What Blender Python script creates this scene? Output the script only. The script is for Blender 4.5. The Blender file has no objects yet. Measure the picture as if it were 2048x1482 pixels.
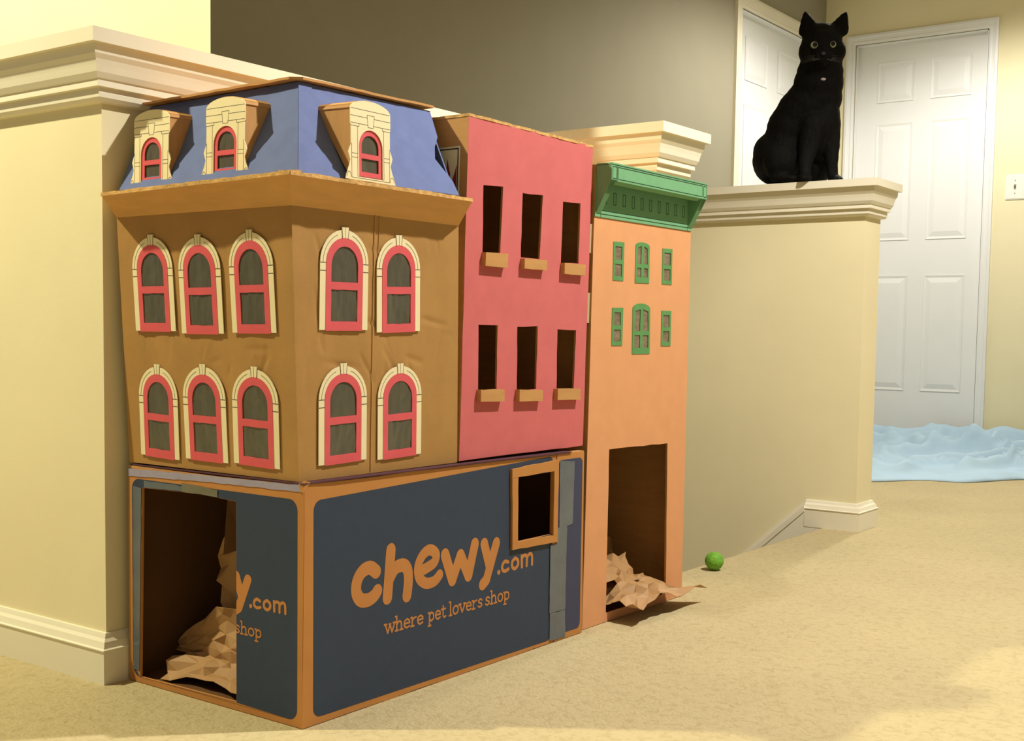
import bpy, bmesh, math, random
from mathutils import Vector, Matrix, noise
from mathutils.geometry import delaunay_2d_cdt
V = Vector
scene = bpy.context.scene
col = scene.collection

# ------------------------------------------------------------------ camera
cam_data = bpy.data.cameras.new('camera')
cam = bpy.data.objects.new('camera', cam_data)
col.objects.link(cam)
cam_data.sensor_width = 36.0
cam_data.lens = 36.0 * 2446.9 / 2048.0
cam_data.shift_y = 90.35 / 2048.0
cam_data.clip_start = 0.02
RV = V((0.80590906, 0.59187408, 0.01398773))
UV_ = V((-0.05202318, 0.04726143, 0.99752691))
FV = V((-0.58974925, 0.80464366, -0.06887959))
m = Matrix((( RV.x, UV_.x, -FV.x, 1.20966), (RV.y, UV_.y, -FV.y, -1.17056), (RV.z, UV_.z, -FV.z, 0.55446), (0, 0, 0, 1)))
cam.matrix_world = m
scene.camera = cam

# ------------------------------------------------------------------ world, lamps, exposure
w = bpy.data.worlds.new('world'); scene.world = w; w.use_nodes = True
bg = w.node_tree.nodes['Background']
bg.inputs[0].default_value = (1.0, 0.95, 0.86, 1); bg.inputs[1].default_value = 0.09
def lamp(name, loc, target, power, color, angle=130, blend=0.6, size=0.05):
    d = bpy.data.lights.new(name, 'SPOT'); o = bpy.data.objects.new(name, d); col.objects.link(o)
    o.location = loc; d.energy = power; d.color = color; d.spot_size = math.radians(angle); d.spot_blend = blend
    d.shadow_soft_size = size
    o.rotation_euler = (V(target) - V(loc)).to_track_quat('-Z', 'Y').to_euler()
    return o
lamp('downlight_hall', (1.03, 1.08, 2.40), (1.04, 1.09, 0.0), 142, (1.0, 0.955, 0.87), 122, 0.42, 0.03)
lamp('downlight_left', (-1.22, -0.98, 2.40), (-1.0, -0.6, 0.0), 126, (1.0, 0.94, 0.64), 150, 0.5, 0.03)
lamp('downlight_doors', (-0.20, 3.84, 2.40), (-0.20, 3.85, 0.0), 66, (1.0, 0.97, 0.92), 150, 0.5, 0.05)
vs = scene.view_settings
vs.view_transform = 'Standard'; vs.look = 'None'; vs.gamma = 1.0; vs.use_curve_mapping = False
vs.exposure = 0.95

# ------------------------------------------------------------------ materials
def mat(name, rgb, rough=0.8, var=0.06, scale=30.0, bump=0.0, bscale=200.0, spec=0.3, stretch=(1, 1, 1), bdist=0.002, metal=0.0, sheen=0.0, creases=None):
    M = bpy.data.materials.new(name); M.use_nodes = True
    nt = M.node_tree; N = nt.nodes; Lk = nt.links
    b = N['Principled BSDF']
    b.inputs['Roughness'].default_value = rough
    b.inputs['Specular IOR Level'].default_value = spec
    b.inputs['Metallic'].default_value = metal
    if sheen: b.inputs['Sheen Weight'].default_value = sheen
    tc = N.new('ShaderNodeTexCoord'); mp = N.new('ShaderNodeMapping'); mp.inputs['Scale'].default_value = stretch
    Lk.new(tc.outputs['Object'], mp.inputs['Vector'])
    n = N.new('ShaderNodeTexNoise'); n.inputs['Scale'].default_value = scale; n.inputs['Detail'].default_value = 5
    Lk.new(mp.outputs['Vector'], n.inputs['Vector'])
    r = N.new('ShaderNodeValToRGB')
    a = tuple(min(1, c * (1 - var)) for c in rgb); c2 = tuple(min(1, c * (1 + var)) for c in rgb)
    r.color_ramp.elements[0].position = 0.3; r.color_ramp.elements[1].position = 0.7
    r.color_ramp.elements[0].color = (*a, 1); r.color_ramp.elements[1].color = (*c2, 1)
    Lk.new(n.outputs['Fac'], r.inputs['Fac']); Lk.new(r.outputs['Color'], b.inputs['Base Color'])
    prev = None
    if bump:
        n2 = N.new('ShaderNodeTexNoise'); n2.inputs['Scale'].default_value = bscale; n2.inputs['Detail'].default_value = 3
        Lk.new(mp.outputs['Vector'], n2.inputs['Vector'])
        bp = N.new('ShaderNodeBump'); bp.inputs['Strength'].default_value = bump; bp.inputs['Distance'].default_value = bdist
        Lk.new(n2.outputs['Fac'], bp.inputs['Height']); prev = bp
    if creases:
        cs, cstr, cst = creases
        mp2 = N.new('ShaderNodeMapping'); mp2.inputs['Scale'].default_value = cst
        Lk.new(tc.outputs['Object'], mp2.inputs['Vector'])
        vo = N.new('ShaderNodeTexNoise'); vo.noise_type = 'RIDGED_MULTIFRACTAL'; vo.inputs['Scale'].default_value = cs; vo.inputs['Detail'].default_value = 2.0
        vo.inputs['Distortion'].default_value = 0.3
        Lk.new(mp2.outputs['Vector'], vo.inputs['Vector'])
        bp2 = N.new('ShaderNodeBump'); bp2.inputs['Strength'].default_value = cstr; bp2.inputs['Distance'].default_value = 0.004
        Lk.new(vo.outputs['Fac'], bp2.inputs['Height'])
        if prev: Lk.new(prev.outputs['Normal'], bp2.inputs['Normal'])
        prev = bp2
    if prev: Lk.new(prev.outputs['Normal'], b.inputs['Normal'])
    return M

def lin(r, g, b):
    f = lambda c: (c / 255 / 12.92) if c / 255 <= 0.04045 else ((c / 255 + 0.055) / 1.055) ** 2.4
    return (f(r), f(g), f(b))
M = {}
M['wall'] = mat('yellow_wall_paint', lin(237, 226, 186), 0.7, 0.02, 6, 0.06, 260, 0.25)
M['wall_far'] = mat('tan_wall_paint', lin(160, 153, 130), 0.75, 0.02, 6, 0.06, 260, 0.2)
M['trim'] = mat('cream_trim_paint', lin(238, 231, 208), 0.45, 0.02, 8, 0, 1, 0.4)
M['door'] = mat('white_door_paint', lin(236, 236, 232), 0.45, 0.01, 8, 0, 1, 0.4)
M['ceiling'] = mat('white_ceiling_paint', lin(238, 234, 222), 0.9, 0.02, 10, 0.1, 200)
M['kraft'] = mat('kraft_wrapping_paper', lin(174, 132, 74), 0.62, 0.07, 14, 0.10, 300, 0.35, creases=(6.0, 1.0, (1.0, 1.0, 0.35)))
M['card'] = mat('brown_cardboard', lin(192, 144, 88), 0.75, 0.06, 18, 0.12, 400, 0.25, stretch=(1, 1, 6))
M['card_bounce_lit'] = mat('cornice_cardboard_painted_bounce', lin(212, 162, 100), 0.75, 0.06, 18, 0.12, 400, 0.25, stretch=(1, 1, 6))  # brown cardboard lightened: carpet bounce on the cornice is painted into the colour
M['card_rust'] = mat('rust_brown_cardboard', lin(188, 130, 70), 0.7, 0.05, 18, 0.1, 400, 0.25)
M['card_shaded'] = mat('inner_cardboard_painted_shade', lin(104, 74, 46), 0.85, 0.06, 18, 0.1, 400, 0.15)  # same kraft board, with the shade inside the boxes painted into its colour
M['card_edge'] = mat('corrugated_cut_edge', lin(206, 164, 104), 0.9, 0.28, 90, 0.5, 240, 0.1, stretch=(1, 1, 1.5))
M['blue'] = mat('blue_construction_paper', lin(104, 117, 162), 0.85, 0.06, 40, 0.10, 500, 0.15)
M['pink'] = mat('pink_construction_paper', lin(202, 107, 107), 0.85, 0.04, 25, 0.10, 500, 0.15, creases=(4.0, 0.10, (1, 1, 1.6)))
M['orange'] = mat('orange_construction_paper', lin(218, 157, 110), 0.8, 0.03, 22, 0.08, 500, 0.2, creases=(4.0, 0.06, (1, 1, 1.6)))
M['green'] = mat('green_card', lin(114, 166, 122), 0.8, 0.04, 40, 0.08, 400, 0.2)
M['green_sash'] = mat('green_window_card', lin(94, 146, 88), 0.8, 0.06, 60, 0.05, 300, 0.2)
M['red'] = mat('coral_red_card', lin(218, 94, 100), 0.75, 0.05, 30, 0.06, 300, 0.25)
M['cream'] = mat('cream_printed_card', lin(238, 226, 184), 0.8, 0.02, 30, 0.03, 300, 0.2)
M['ink'] = mat('dark_print_ink', lin(52, 52, 44), 0.8, 0.05)
M['ink_green'] = mat('dark_green_print_ink', lin(36, 62, 40), 0.8, 0.05)
M['ink_soft'] = mat('grey_print_ink', lin(140, 132, 100), 0.8, 0.05)
M['pane'] = mat('dark_plastic_film', lin(90, 87, 72), 0.24, 0.12, 30, 0.7, 22, 0.55, stretch=(1.6, 0.6, 1), bdist=0.006)
M['pane_brown'] = mat('brown_plastic_film', lin(128, 112, 92), 0.30, 0.22, 60, 0.8, 60, 0.5, stretch=(1.6, 0.5, 1), bdist=0.005)
M['navy'] = mat('navy_box_print', lin(50, 62, 82), 0.62, 0.05, 60, 0.06, 400, 0.35)
M['navy2'] = mat('indigo_box_print', lin(62, 66, 92), 0.62, 0.05, 60, 0.06, 400, 0.35)
M['print_tan'] = mat('tan_unprinted_lettering', lin(190, 128, 70), 0.7, 0.05, 30)
M['tape'] = mat('clear_packing_tape', lin(92, 100, 108), 0.22, 0.10, 25, 0.2, 80, 0.6)
M['tape_dull'] = mat('grey_packing_tape', lin(112, 110, 92), 0.28, 0.18, 30, 0.3, 60, 0.6)
M['tape_lilac'] = mat('lilac_paper_tape', lin(158, 152, 172), 0.6, 0.06, 25, 0.2, 120, 0.3)
M['tape_white'] = mat('whitish_masking_tape', lin(196, 176, 138), 0.7, 0.05, 25, 0.1, 120, 0.3)
M['plum'] = mat('plum_paper', lin(84, 50, 58), 0.8, 0.08)
M['crumple'] = mat('crumpled_kraft_paper', lin(176, 136, 90), 0.6, 0.08, 20, 0.15, 150, 0.35)
M['flyer_red'] = mat('dark_red_print', lin(150, 50, 40), 0.5, 0.1)
M['flyer_black'] = mat('black_print', lin(26, 22, 24), 0.4, 0.1)
M['fur'] = mat('black_fur', (0.0034, 0.0030, 0.0027), 0.7, 0.3, 120, 0.6, 420, 0.10, stretch=(1, 1, 0.35), bdist=0.004)
M['ear_in'] = mat('dark_ear_skin', (0.016, 0.010, 0.010), 0.7, 0.2)
M['nose'] = mat('charcoal_nose', (0.022, 0.021, 0.021), 0.55, 0.1)
M['iris'] = mat('green_grey_iris', lin(150, 160, 128), 0.15, 0.15, 300, 0, 1, 0.6)
M['pupil'] = mat('black_pupil', (0.003, 0.003, 0.003), 0.1, 0.0)
M['tuft'] = mat('white_fur_tuft', lin(170, 156, 150), 0.8, 0.1)
M['whisker'] = mat('grey_whisker', lin(120, 116, 110), 0.5, 0.0)
M['ball'] = mat('green_rubber_ball', lin(112, 168, 56), 0.65, 0.22, 140, 0.6, 180, 0.3)
M['cloth'] = mat('pale_blue_cotton', lin(180, 207, 226), 0.9, 0.04, 12, 0.15, 120, 0.15, sheen=0.1)
M['plate'] = mat('white_switch_plastic', lin(238, 234, 222), 0.4, 0.01)
M['toggle'] = mat('grey_switch_toggle', lin(150, 146, 132), 0.4, 0.01)

def carpet_material():
    Mt = mat('cream_carpet', lin(190, 175, 136), 0.95, 0.05, 3.0, 0, 1, 0.05)
    nt = Mt.node_tree; N = nt.nodes; Lk = nt.links; b = N['Principled BSDF']
    tc = N.new('ShaderNodeTexCoord')
    n1 = N.new('ShaderNodeTexNoise'); n1.inputs['Scale'].default_value = 190; n1.inputs['Detail'].default_value = 4
    n2 = N.new('ShaderNodeTexNoise'); n2.inputs['Scale'].default_value = 70; n2.inputs['Detail'].default_value = 3; n2.inputs['Distortion'].default_value = 1.0
    n3 = N.new('ShaderNodeTexNoise'); n3.inputs['Scale'].default_value = 5; n3.inputs['Detail'].default_value = 2
    for n in (n1, n2, n3): Lk.new(tc.outputs['Object'], n.inputs['Vector'])
    ad = N.new('ShaderNodeMath'); ad.operation = 'ADD'; Lk.new(n1.outputs['Fac'], ad.inputs[0]); Lk.new(n2.outputs['Fac'], ad.inputs[1])
    mu = N.new('ShaderNodeMath'); mu.operation = 'MULTIPLY_ADD'; Lk.new(n3.outputs['Fac'], mu.inputs[0]); mu.inputs[1].default_value = 3.0
    Lk.new(ad.outputs[0], mu.inputs[2])
    bp = N.new('ShaderNodeBump'); bp.inputs['Strength'].default_value = 0.42; bp.inputs['Distance'].default_value = 0.006
    Lk.new(mu.outputs[0], bp.inputs['Height']); Lk.new(bp.outputs['Normal'], b.inputs['Normal'])
    # fibre tips lighter than the gaps between tufts
    rp = N.new('ShaderNodeValToRGB'); rp.color_ramp.elements[0].position = 0.34; rp.color_ramp.elements[1].position = 0.52
    rp.color_ramp.elements[0].color = (0.84, 0.82, 0.78, 1); rp.color_ramp.elements[1].color = (1, 1, 1, 1)
    Lk.new(n2.outputs['Fac'], rp.inputs['Fac'])
    mx = N.new('ShaderNodeMixRGB'); mx.blend_type = 'MULTIPLY'; mx.inputs[0].default_value = 0.75
    old = b.inputs['Base Color'].links[0].from_socket
    Lk.new(old, mx.inputs[1]); Lk.new(rp.outputs['Color'], mx.inputs[2]); Lk.new(mx.outputs[0], b.inputs['Base Color'])
    return Mt
M['carpet'] = carpet_material()

# ------------------------------------------------------------------ mesh helpers
WLOC = {}
def wl(o): return WLOC.get(o.name, V((0, 0, 0))) if o else V((0, 0, 0))
class MB:
    def __init__(s): s.v = []; s.f = []; s.sm = False
    def add(s, vs, fs):
        k = len(s.v); s.v += [V(p) for p in vs]; s.f += [[i + k for i in f] for f in fs]; return s
    def box(s, a, b):
        x0, y0, z0 = a; x1, y1, z1 = b
        return s.add([(x0,y0,z0),(x1,y0,z0),(x1,y1,z0),(x0,y1,z0),(x0,y0,z1),(x1,y0,z1),(x1,y1,z1),(x0,y1,z1)],
                     [[0,3,2,1],[4,5,6,7],[0,1,5,4],[1,2,6,5],[2,3,7,6],[3,0,4,7]])
    def slab(s, outer, holes=(), n=(0, 0, 1), t=0.003):
        """polygon (3D points) with holes, extruded by t along n"""
        n = V(n).normalized(); loops = [[V(p) for p in outer]] + [[V(p) for p in h] for h in holes]
        flat = [p for l in loops for p in l]; k = len(flat)
        ax = n.orthogonal().normalized(); ay = n.cross(ax)
        p2 = [V((p.dot(ax), p.dot(ay))) for p in flat]; L2 = []; i = 0; ed = []
        for l in loops:
            L2.append(p2[i:i + len(l)]); ed += [(i + j, i + (j + 1) % len(l)) for j in range(len(l))]; i += len(l)
        cv, ce, cf, ov, oe, of = delaunay_2d_cdt(p2, ed, [], 0, 1e-7)
        def inside(q):
            r = False
            for l in L2:
                for a, c in zip(l, l[1:] + l[:1]):
                    if (a.y > q.y) != (c.y > q.y) and q.x < (c.x - a.x) * (q.y - a.y) / (c.y - a.y) + a.x: r = not r
            return r
        ids = [o[0] if o else None for o in ov]
        vs = flat + [p + n * t for p in flat]; fs = []
        for f in cf:
            f = [ids[q] for q in f]
            if None in f or not inside((p2[f[0]] + p2[f[1]] + p2[f[2]]) / 3): continue
            a, b, c = f; nn = (flat[b] - flat[a]).cross(flat[c] - flat[a])
            if nn.dot(n) < 0: b, c = c, b
            fs.append([a, c, b]); fs.append([a + k, b + k, c + k])
        i = 0
        for l in loops:
            m_ = len(l)
            for j in range(m_):
                a, b = i + j, i + (j + 1) % m_; fs.append([a, b, b + k, a + k])
            i += m_
        return s.add(vs, fs)
    def build(s, name, material, parent=None, smooth=False, fix=True):
        o_ = wl(parent)
        me = bpy.data.meshes.new(name); me.from_pydata([p - o_ for p in s.v], [], s.f); me.update()
        if fix:
            bm = bmesh.new(); bm.from_mesh(me); bmesh.ops.recalc_face_normals(bm, faces=bm.faces); bm.to_mesh(me); bm.free()
        me.materials.append(material)
        if smooth:
            for p in me.polygons: p.use_smooth = True
        o = bpy.data.objects.new(name, me); col.objects.link(o); o.parent = parent
        WLOC[o.name] = o_
        return o
class Frame:
    """plane with origin O, right U, up W, outward normal N"""
    def __init__(s, O, U, W):
        s.O = V(O); s.U = V(U).normalized(); W = V(W); s.W = (W - s.U * W.dot(s.U)).normalized(); s.N = s.U.cross(s.W)
    def p(s, u, v, n=0.0): return s.O + s.U * u + s.W * v + s.N * n
    def mat(s, u, v, rot=0.0, n=0.0):
        c, sn = math.cos(rot), math.sin(rot)
        a = s.U * c + s.W * sn; b = s.W * c - s.U * sn; o = s.p(u, v, n)
        return Matrix(((a.x, b.x, s.N.x, o.x), (a.y, b.y, s.N.y, o.y), (a.z, b.z, s.N.z, o.z), (0, 0, 0, 1)))
XY = Frame((0, 0, 0), (1, 0, 0), (0, 1, 0))
FR = Frame((0, 0, 0), (0, 1, 0), (0, 0, 1))     # the street fronts: u = y, v = z, outward +x
FL = Frame((0, 0, 0), (1, 0, 0), (0, 0, 1))     # the gable ends: u = x, v = z, outward -y
def plate(b, fr, outer, holes=(), t=0.001, n0=0.0):
    return b.slab([fr.p(*q, n0) for q in outer], [[fr.p(*q, n0) for q in h] for h in holes], fr.N, t)
def rect(u0, v0, u1, v1): return [(u0, v0), (u1, v0), (u1, v1), (u0, v1)]
def strip(b, fr, p, q, wd, t=0.0004, n0=0.0):
    p = V((*p, 0)); q = V((*q, 0)); d = (q - p).normalized(); s = V((-d.y, d.x, 0)) * wd / 2
    return plate(b, fr, [(c.x, c.y) for c in (p - s, q - s, q + s, p + s)], (), t, n0)
def wob(pts, amp, step, seed):
    rnd = random.Random(seed); out = []
    for i, p in enumerate(pts):
        q = pts[(i + 1) % len(pts)]; L = math.dist(p, q); n = max(1, int(L / step))
        out.append(tuple(p))
        for k in range(1, n):
            t = k / n; out.append(tuple(a + (c - a) * t + rnd.uniform(-amp, amp) for a, c in zip(p, q)))
    return out
def rrect(u0, v0, u1, v1, r, n=6):
    out = []
    for cx, cy, a0 in ((u1 - r, v0 + r, -90), (u1 - r, v1 - r, 0), (u0 + r, v1 - r, 90), (u0 + r, v0 + r, 180)):
        for k in range(n + 1):
            a = math.radians(a0 + 90 * k / n); out.append((cx + r * math.cos(a), cy + r * math.sin(a)))
    return out
def inset(quad, d):
    c = (sum(p[0] for p in quad) / len(quad), sum(p[1] for p in quad) / len(quad))
    return [(p[0] + (d if p[0] < c[0] else -d), p[1] + (d if p[1] < c[1] else -d)) for p in quad]
def thing(name, label, cat, loc, group=None):
    o = bpy.data.objects.new(name, None); col.objects.link(o); o.location = loc; o.empty_display_size = 0.05
    o['label'] = label; o['category'] = cat
    if group: o['group'] = group
    WLOC[o.name] = V(loc); return o
def tag(o, label, cat, group=None):
    o['label'] = label; o['category'] = cat
    if group: o['group'] = group
    return o
def struct(o): o['kind'] = 'structure'; return o
def lbl(o, s): o['label'] = s; return o
def sweep(b, path, prof, closed=False, flip=1):
    """profile (out, z) swept with mitred corners along an xy path; out is to the right of travel times flip"""
    n = len(path); P = [V((*p, 0)) for p in path]; cols = []
    for i in range(n):
        d1 = (P[i] - P[i - 1]).normalized() if (i > 0 or closed) else None
        d2 = (P[(i + 1) % n] - P[i]).normalized() if (i < n - 1 or closed) else None
        d1 = d1 or d2; d2 = d2 or d1
        n1 = V((d1.y, -d1.x, 0)) * flip; n2 = V((d2.y, -d2.x, 0)) * flip
        mt = (n1 + n2); mt = mt / (1 + n1.dot(n2))
        cols.append([P[i] + mt * o_ + V((0, 0, z)) for o_, z in prof])
    k = len(prof); vs = [p for c in cols for p in c]; fs = []
    for i in range(n if closed else n - 1):
        j = (i + 1) % n
        for a in range(k - 1): fs.append([i * k + a, j * k + a, j * k + a + 1, i * k + a + 1])
    if not closed:
        fs.append(list(range(k))); fs.append([(n - 1) * k + a for a in range(k)][::-1])
    return b.add(vs, fs)

# ------------------------------------------------------------------ the room
XF, YB = -1.308, 4.952                     # stairwell wall plane, door wall plane
CEIL = 2.44; LOW = -1.3
b = MB(); b.slab([(3.2,-3.2,0),(3.2,YB+.1,0),(XF-.1,YB+.1,0),(XF-.1,2.25,0),(-.13,2.25,0),(-.13,1.16,0),(-.46,1.16,0),(-.46,.035,0),(-2.6,.035,0),(-2.6,-3.2,0)], (), (0, 0, -1), 0.05)
floor = struct(b.build('floor', M['carpet']))
b = MB()                                    # rounded carpet nosing at the stair head
prof = [(-.02 + .02 * math.cos(a), -.02 + .02 * math.sin(a)) for a in [math.radians(90 + 22.5 * k) for k in range(5)]] + [(-.04, -.05), (-.02, -.05)]
pts = [[(-.122 + px + .012, y, pz) for px, pz in prof] for y in (1.226, 2.193)]
k = len(prof); b.add(pts[0] + pts[1], [[i, (i + 1) % k, k + (i + 1) % k, k + i] for i in range(k)] + [list(range(k)), list(range(k, 2 * k))])
struct(b.build('trim_stair_nosing', M['carpet'], smooth=False))
b = MB(); st = [(-.14, -.05)]
x, z = -.14, 0.0
for i in range(5):
    z -= .18; st += [(x, z), (x - .20, z)]; x -= .20
st += [(x, LOW), (-.14, LOW)]
b.slab([(p[0], 1.226, p[1]) for p in st], (), (0, 1, 0), .967)
struct(b.build('floor_stairs', M['carpet']))
b = MB(); b.box((-2.6, .095, LOW - .05), (-.14, 2.194, LOW)); struct(b.build('floor_landing', M['carpet']))
b = MB(); b.box((-2.6, -3.2, CEIL), (3.2, YB + .1, CEIL + .05)); struct(b.build('ceiling', M['ceiling']))
b = MB(); b.box((-.52, .45, 2.08), (-.41, 2.20, CEIL)); b.box((-1.30, 2.20, 2.08), (-.41, 2.31, CEIL)); struct(b.build('wall_light_blocker', M['wall']))  # unseen header, added to keep hall light off the stairwell wall

# pony wall on the left and its return beside the stairs
HB = .966
b = MB(); b.slab([(-2.6,-.028,0),(-.405,-.028,0),(-.405,1.106,0),(-.096,1.106,0),(-.096,1.226,0),(-.525,1.226,0),(-.525,.095,0),(-2.6,.095,0)], (), (0, 0, 1), HB)
wall_left = struct(b.build('wall_left', M['wall']))
b = MB(); b.box((-.525, .0, LOW), (-.46, 1.226, 0)); b.box((-.46, 1.165, LOW), (-.14, 1.226, 0)); b.box((-2.6, .04, LOW), (-.525, .095, 0))
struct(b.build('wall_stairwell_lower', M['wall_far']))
path = [(-2.6,-.028),(-.405,-.028),(-.405,1.106),(-.096,1.106),(-.096,1.226),(-.525,1.226),(-.525,.095),(-2.6,.095)]
CAP_PROF = [(.036,.969),(.035,.955),(.031,.948),(.029,.940),(.027,.930),(.023,.922),(.0225,.9215),(.0205,.921),(.0208,.911),(.0208,.9105),(.0135,.9095),(.0145,.903),(.014,.896),(.010,.891),(.0,.889),(-.001,.889),(-.001,.969)]
def cap(name, path, board, closed):
    b = MB(); b.slab(board, (), (0, 0, 1), .021)
    o = struct(b.build(name, M['trim']))
    c = MB(); sweep(c, path, CAP_PROF, closed); c.build('crown_moulding', M['trim'], o)
    return o
H_ = .969; oc = .0455
def off(pts, d):
    out = []; n = len(pts)
    for i in range(n):
        p0, p, p1 = V(pts[i - 1]), V(pts[i]), V(pts[(i + 1) % n])
        d1 = (p - p0).normalized(); d2 = (p1 - p).normalized()
        n1 = V((d1.y, -d1.x)); n2 = V((d2.y, -d2.x)); mt = (n1 + n2) / (1 + n1.dot(n2)); q = p + mt * d
        out.append((q.x, q.y, H_))
    return out
cap('trim_1', path, off(path, oc), True)
BASE_PROF = [(0,.078),(.004,.0775),(.0055,.074),(.007,.070),(.011,.0655),(.013,.060),(.0145,.056),(.0176,.0545),(.0176,.053),(.0155,.052),(.0155,0),(0,0)]
b = MB(); sweep(b, path[:2] + [(-.405, 1.085)], BASE_PROF); struct(b.build('baseboard_left', M['trim']))

# pony wall the cat sits on
b = MB(); b.box((XF, 2.197, LOW), (-.041, 2.316, HB)); struct(b.build('wall_right', M['wall']))
p3 = [(XF, 2.197), (-.041, 2.197), (-.041, 2.316), (XF, 2.316)]
cap('trim_2', p3, off(p3, oc), True)
b = MB(); sweep(b, [(-.189, 2.197), (-.041, 2.197), (-.041, 2.316), (XF, 2.316)], BASE_PROF); br = struct(b.build('baseboard_right', M['trim']))
sl = .2 / .217
b = MB(); F3 = Frame((0, 2.197, 0), (1, 0, 0), (0, 0, 1))
plate(b, F3, [(-.189, .054), (-.05, .05), (-.05, -.36), (-1.2, -1.3), (-1.25, -.054 - .85)], (), .0145)
b.build('stringer_board', M['trim'], br)
b = MB(); q = [(-.189, .078), (-1.25, .078 - 1.061 * sl)]
for n_, o0, o1 in ((.0055, 0, -.012), (.011, -.009, -.020), (.0176, -.016, -.034)):
    plate(b, F3, [(q[0][0], q[0][1] + o0), (q[1][0], q[1][1] + o0), (q[1][0], q[1][1] + o1), (q[0][0], q[0][1] + o1)], (), n_)
b.build('stringer_moulding', M['trim'], br)

# far walls: the stairwell wall, the full-height wall on the left, the door wall
def wall_with_hole(name, fr, u0, u1, v0, v1, hole, t, material):
    b = MB()
    if hole: plate(b, fr, rect(u0, v0, u1, v1), [rect(*hole)], -t)
    else: plate(b, fr, rect(u0, v0, u1, v1), (), -t)
    return struct(b.build(name, material))
FD1 = Frame((XF, 0, 0), (0, 1, 0), (0, 0, 1)); FD2 = Frame((0, YB, 0), (1, 0, 0), (0, 0, 1))
D1 = (3.975, 4.80, 2.022); D2 = (-1.140, -.492, 2.022)
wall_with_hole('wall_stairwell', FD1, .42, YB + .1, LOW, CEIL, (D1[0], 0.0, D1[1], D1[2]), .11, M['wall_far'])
wall_with_hole('wall_back', FD2, XF, 3.2, 0, CEIL, (D2[0], 0.0005, D2[1], D2[2]), .11, M['wall'])
b = MB(); b.slab([(-.577,.325,LOW),(-2.6,.325,LOW),(-2.6,.445,LOW),(-.73,.445,LOW)], (), (0, 0, 1), CEIL - LOW); struct(b.build('wall_stair_end', M['wall']))

def door(name, fr, D, panels, cw, left_only=False):
    u0, u1, h = D
    b = MB(); plate(b, fr, rect(u0 + .004, .008, u1 - .004, h - .004), (), -.035, -.034); dr = struct(b.build(name, M['door']))
    for (a0, c0, a1, c1) in panels:
        b = MB(); o1 = rect(a0, c0, a1, c1)
        mid = rect(a0 + .012, c0 + .012, a1 - .012, c1 - .012); inn = rect(a0 + .036, c0 + .036, a1 - .036, c1 - .036)
        rings = [(o1, .001), (o1, .004), (mid, .0005), (mid, .0008), (inn, .006)]
        vs = []; fs = []
        for r_, n_ in rings: vs += [fr.p(u, v, -.0345 + n_) for u, v in r_]
        for i in range(len(rings) - 1):
            for j in range(4): fs.append([i * 4 + j, i * 4 + (j + 1) % 4, i * 4 + 4 + (j + 1) % 4, i * 4 + 4 + j])
        fs.append([len(vs) - 4 + j for j in range(4)])
        b.add(vs, fs); b.build('raised_panel', M['door'], dr)
    # jamb lining, stop and casing
    b = MB()
    for r_ in (rect(u0 - .002, 0, u0 + .004, h), rect(u1 - .004, 0, u1 + .002, h), rect(u0, h - .004, u1, h + .002)): plate(b, fr, r_, (), -.10, .0)
    b.build('door_jamb', M['door'], dr)
    b = MB()
    prof = [(0.0, .0), (0.0, .009), (.010, .012), (.016, .010), (.030, .013), (cw - .012, .017), (cw, .015), (cw, 0.0)]
    rows = []
    for k_, (u, v) in enumerate(((u0, 0), (u0, h), (u1, h), (u1, 0))):
        sx = -1 if k_ < 2 else 1; sv = 0 if k_ in (0, 3) else 1
        rows.append([fr.p(u + sx * (o_ + .004), v + sv * (o_ + .004), n_) for o_, n_ in prof])
    kk = len(prof); vs = [p for r_ in rows for p in r_]; fs = []
    for i in range(3):
        for j in range(kk - 1): fs.append([i * kk + j, (i + 1) * kk + j, (i + 1) * kk + j + 1, i * kk + j + 1])
    fs += [list(range(kk)), list(range(3 * kk, 4 * kk))]
    b.add(vs, fs); b.build('door_casing', M['trim'] if name == 'door_1' else M['door'], dr)
    return dr
door('door_1', FD1, D1, [(4.09, 1.73, 4.33, 1.93), (4.45, 1.73, 4.69, 1.93), (4.09, 1.04, 4.33, 1.62), (4.45, 1.04, 4.69, 1.62), (4.09, .28, 4.33, .86), (4.45, .28, 4.69, .86)], .062)
d2 = door('door_2', FD2, D2, [(-1.035, 1.73, -.852, 1.927), (-.768, 1.73, -.572, 1.927), (-1.035, 1.04, -.852, 1.622), (-.768, 1.04, -.572, 1.622), (-1.035, .285, -.852, .86), (-.768, .285, -.572, .86)], .045)
b = MB(); sweep(b, [(-.44, YB), (3.2, YB)], BASE_PROF); struct(b.build('baseboard_back', M['trim']))
b = MB(); sweep(b, [(XF, YB), (-1.195, YB)], BASE_PROF); struct(b.build('baseboard_back_corner', M['trim']))

# ------------------------------------------------------------------ light switch
t = thing('light_switch', 'white single toggle light switch plate on the wall right of the panelled door', 'light switch', (-.342, YB, 1.269))
b = MB(); plate(b, FD2, rrect(-.386, 1.210, -.298, 1.328, .006, 3), (), .004); plate(b, FD2, rrect(-.382, 1.214, -.302, 1.324, .005, 3), (), .006); b.build('wall_plate', M['plate'], t)
b = MB(); plate(b, FD2, rect(-.347, 1.257, -.337, 1.281), (), .0065); c_ = [FD2.p(-.346, 1.262, .006), FD2.p(-.338, 1.262, .006), FD2.p(-.338, 1.274, .006), FD2.p(-.346, 1.274, .006)]
b.add(c_ + [FD2.p(-.345, 1.274, .017), FD2.p(-.339, 1.274, .017), FD2.p(-.339, 1.280, .016), FD2.p(-.345, 1.280, .016)], [[0,1,5,4],[1,2,6,5],[2,3,7,6],[3,0,4,7],[4,5,6,7]])
b.build('toggle', M['toggle'], t)
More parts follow.
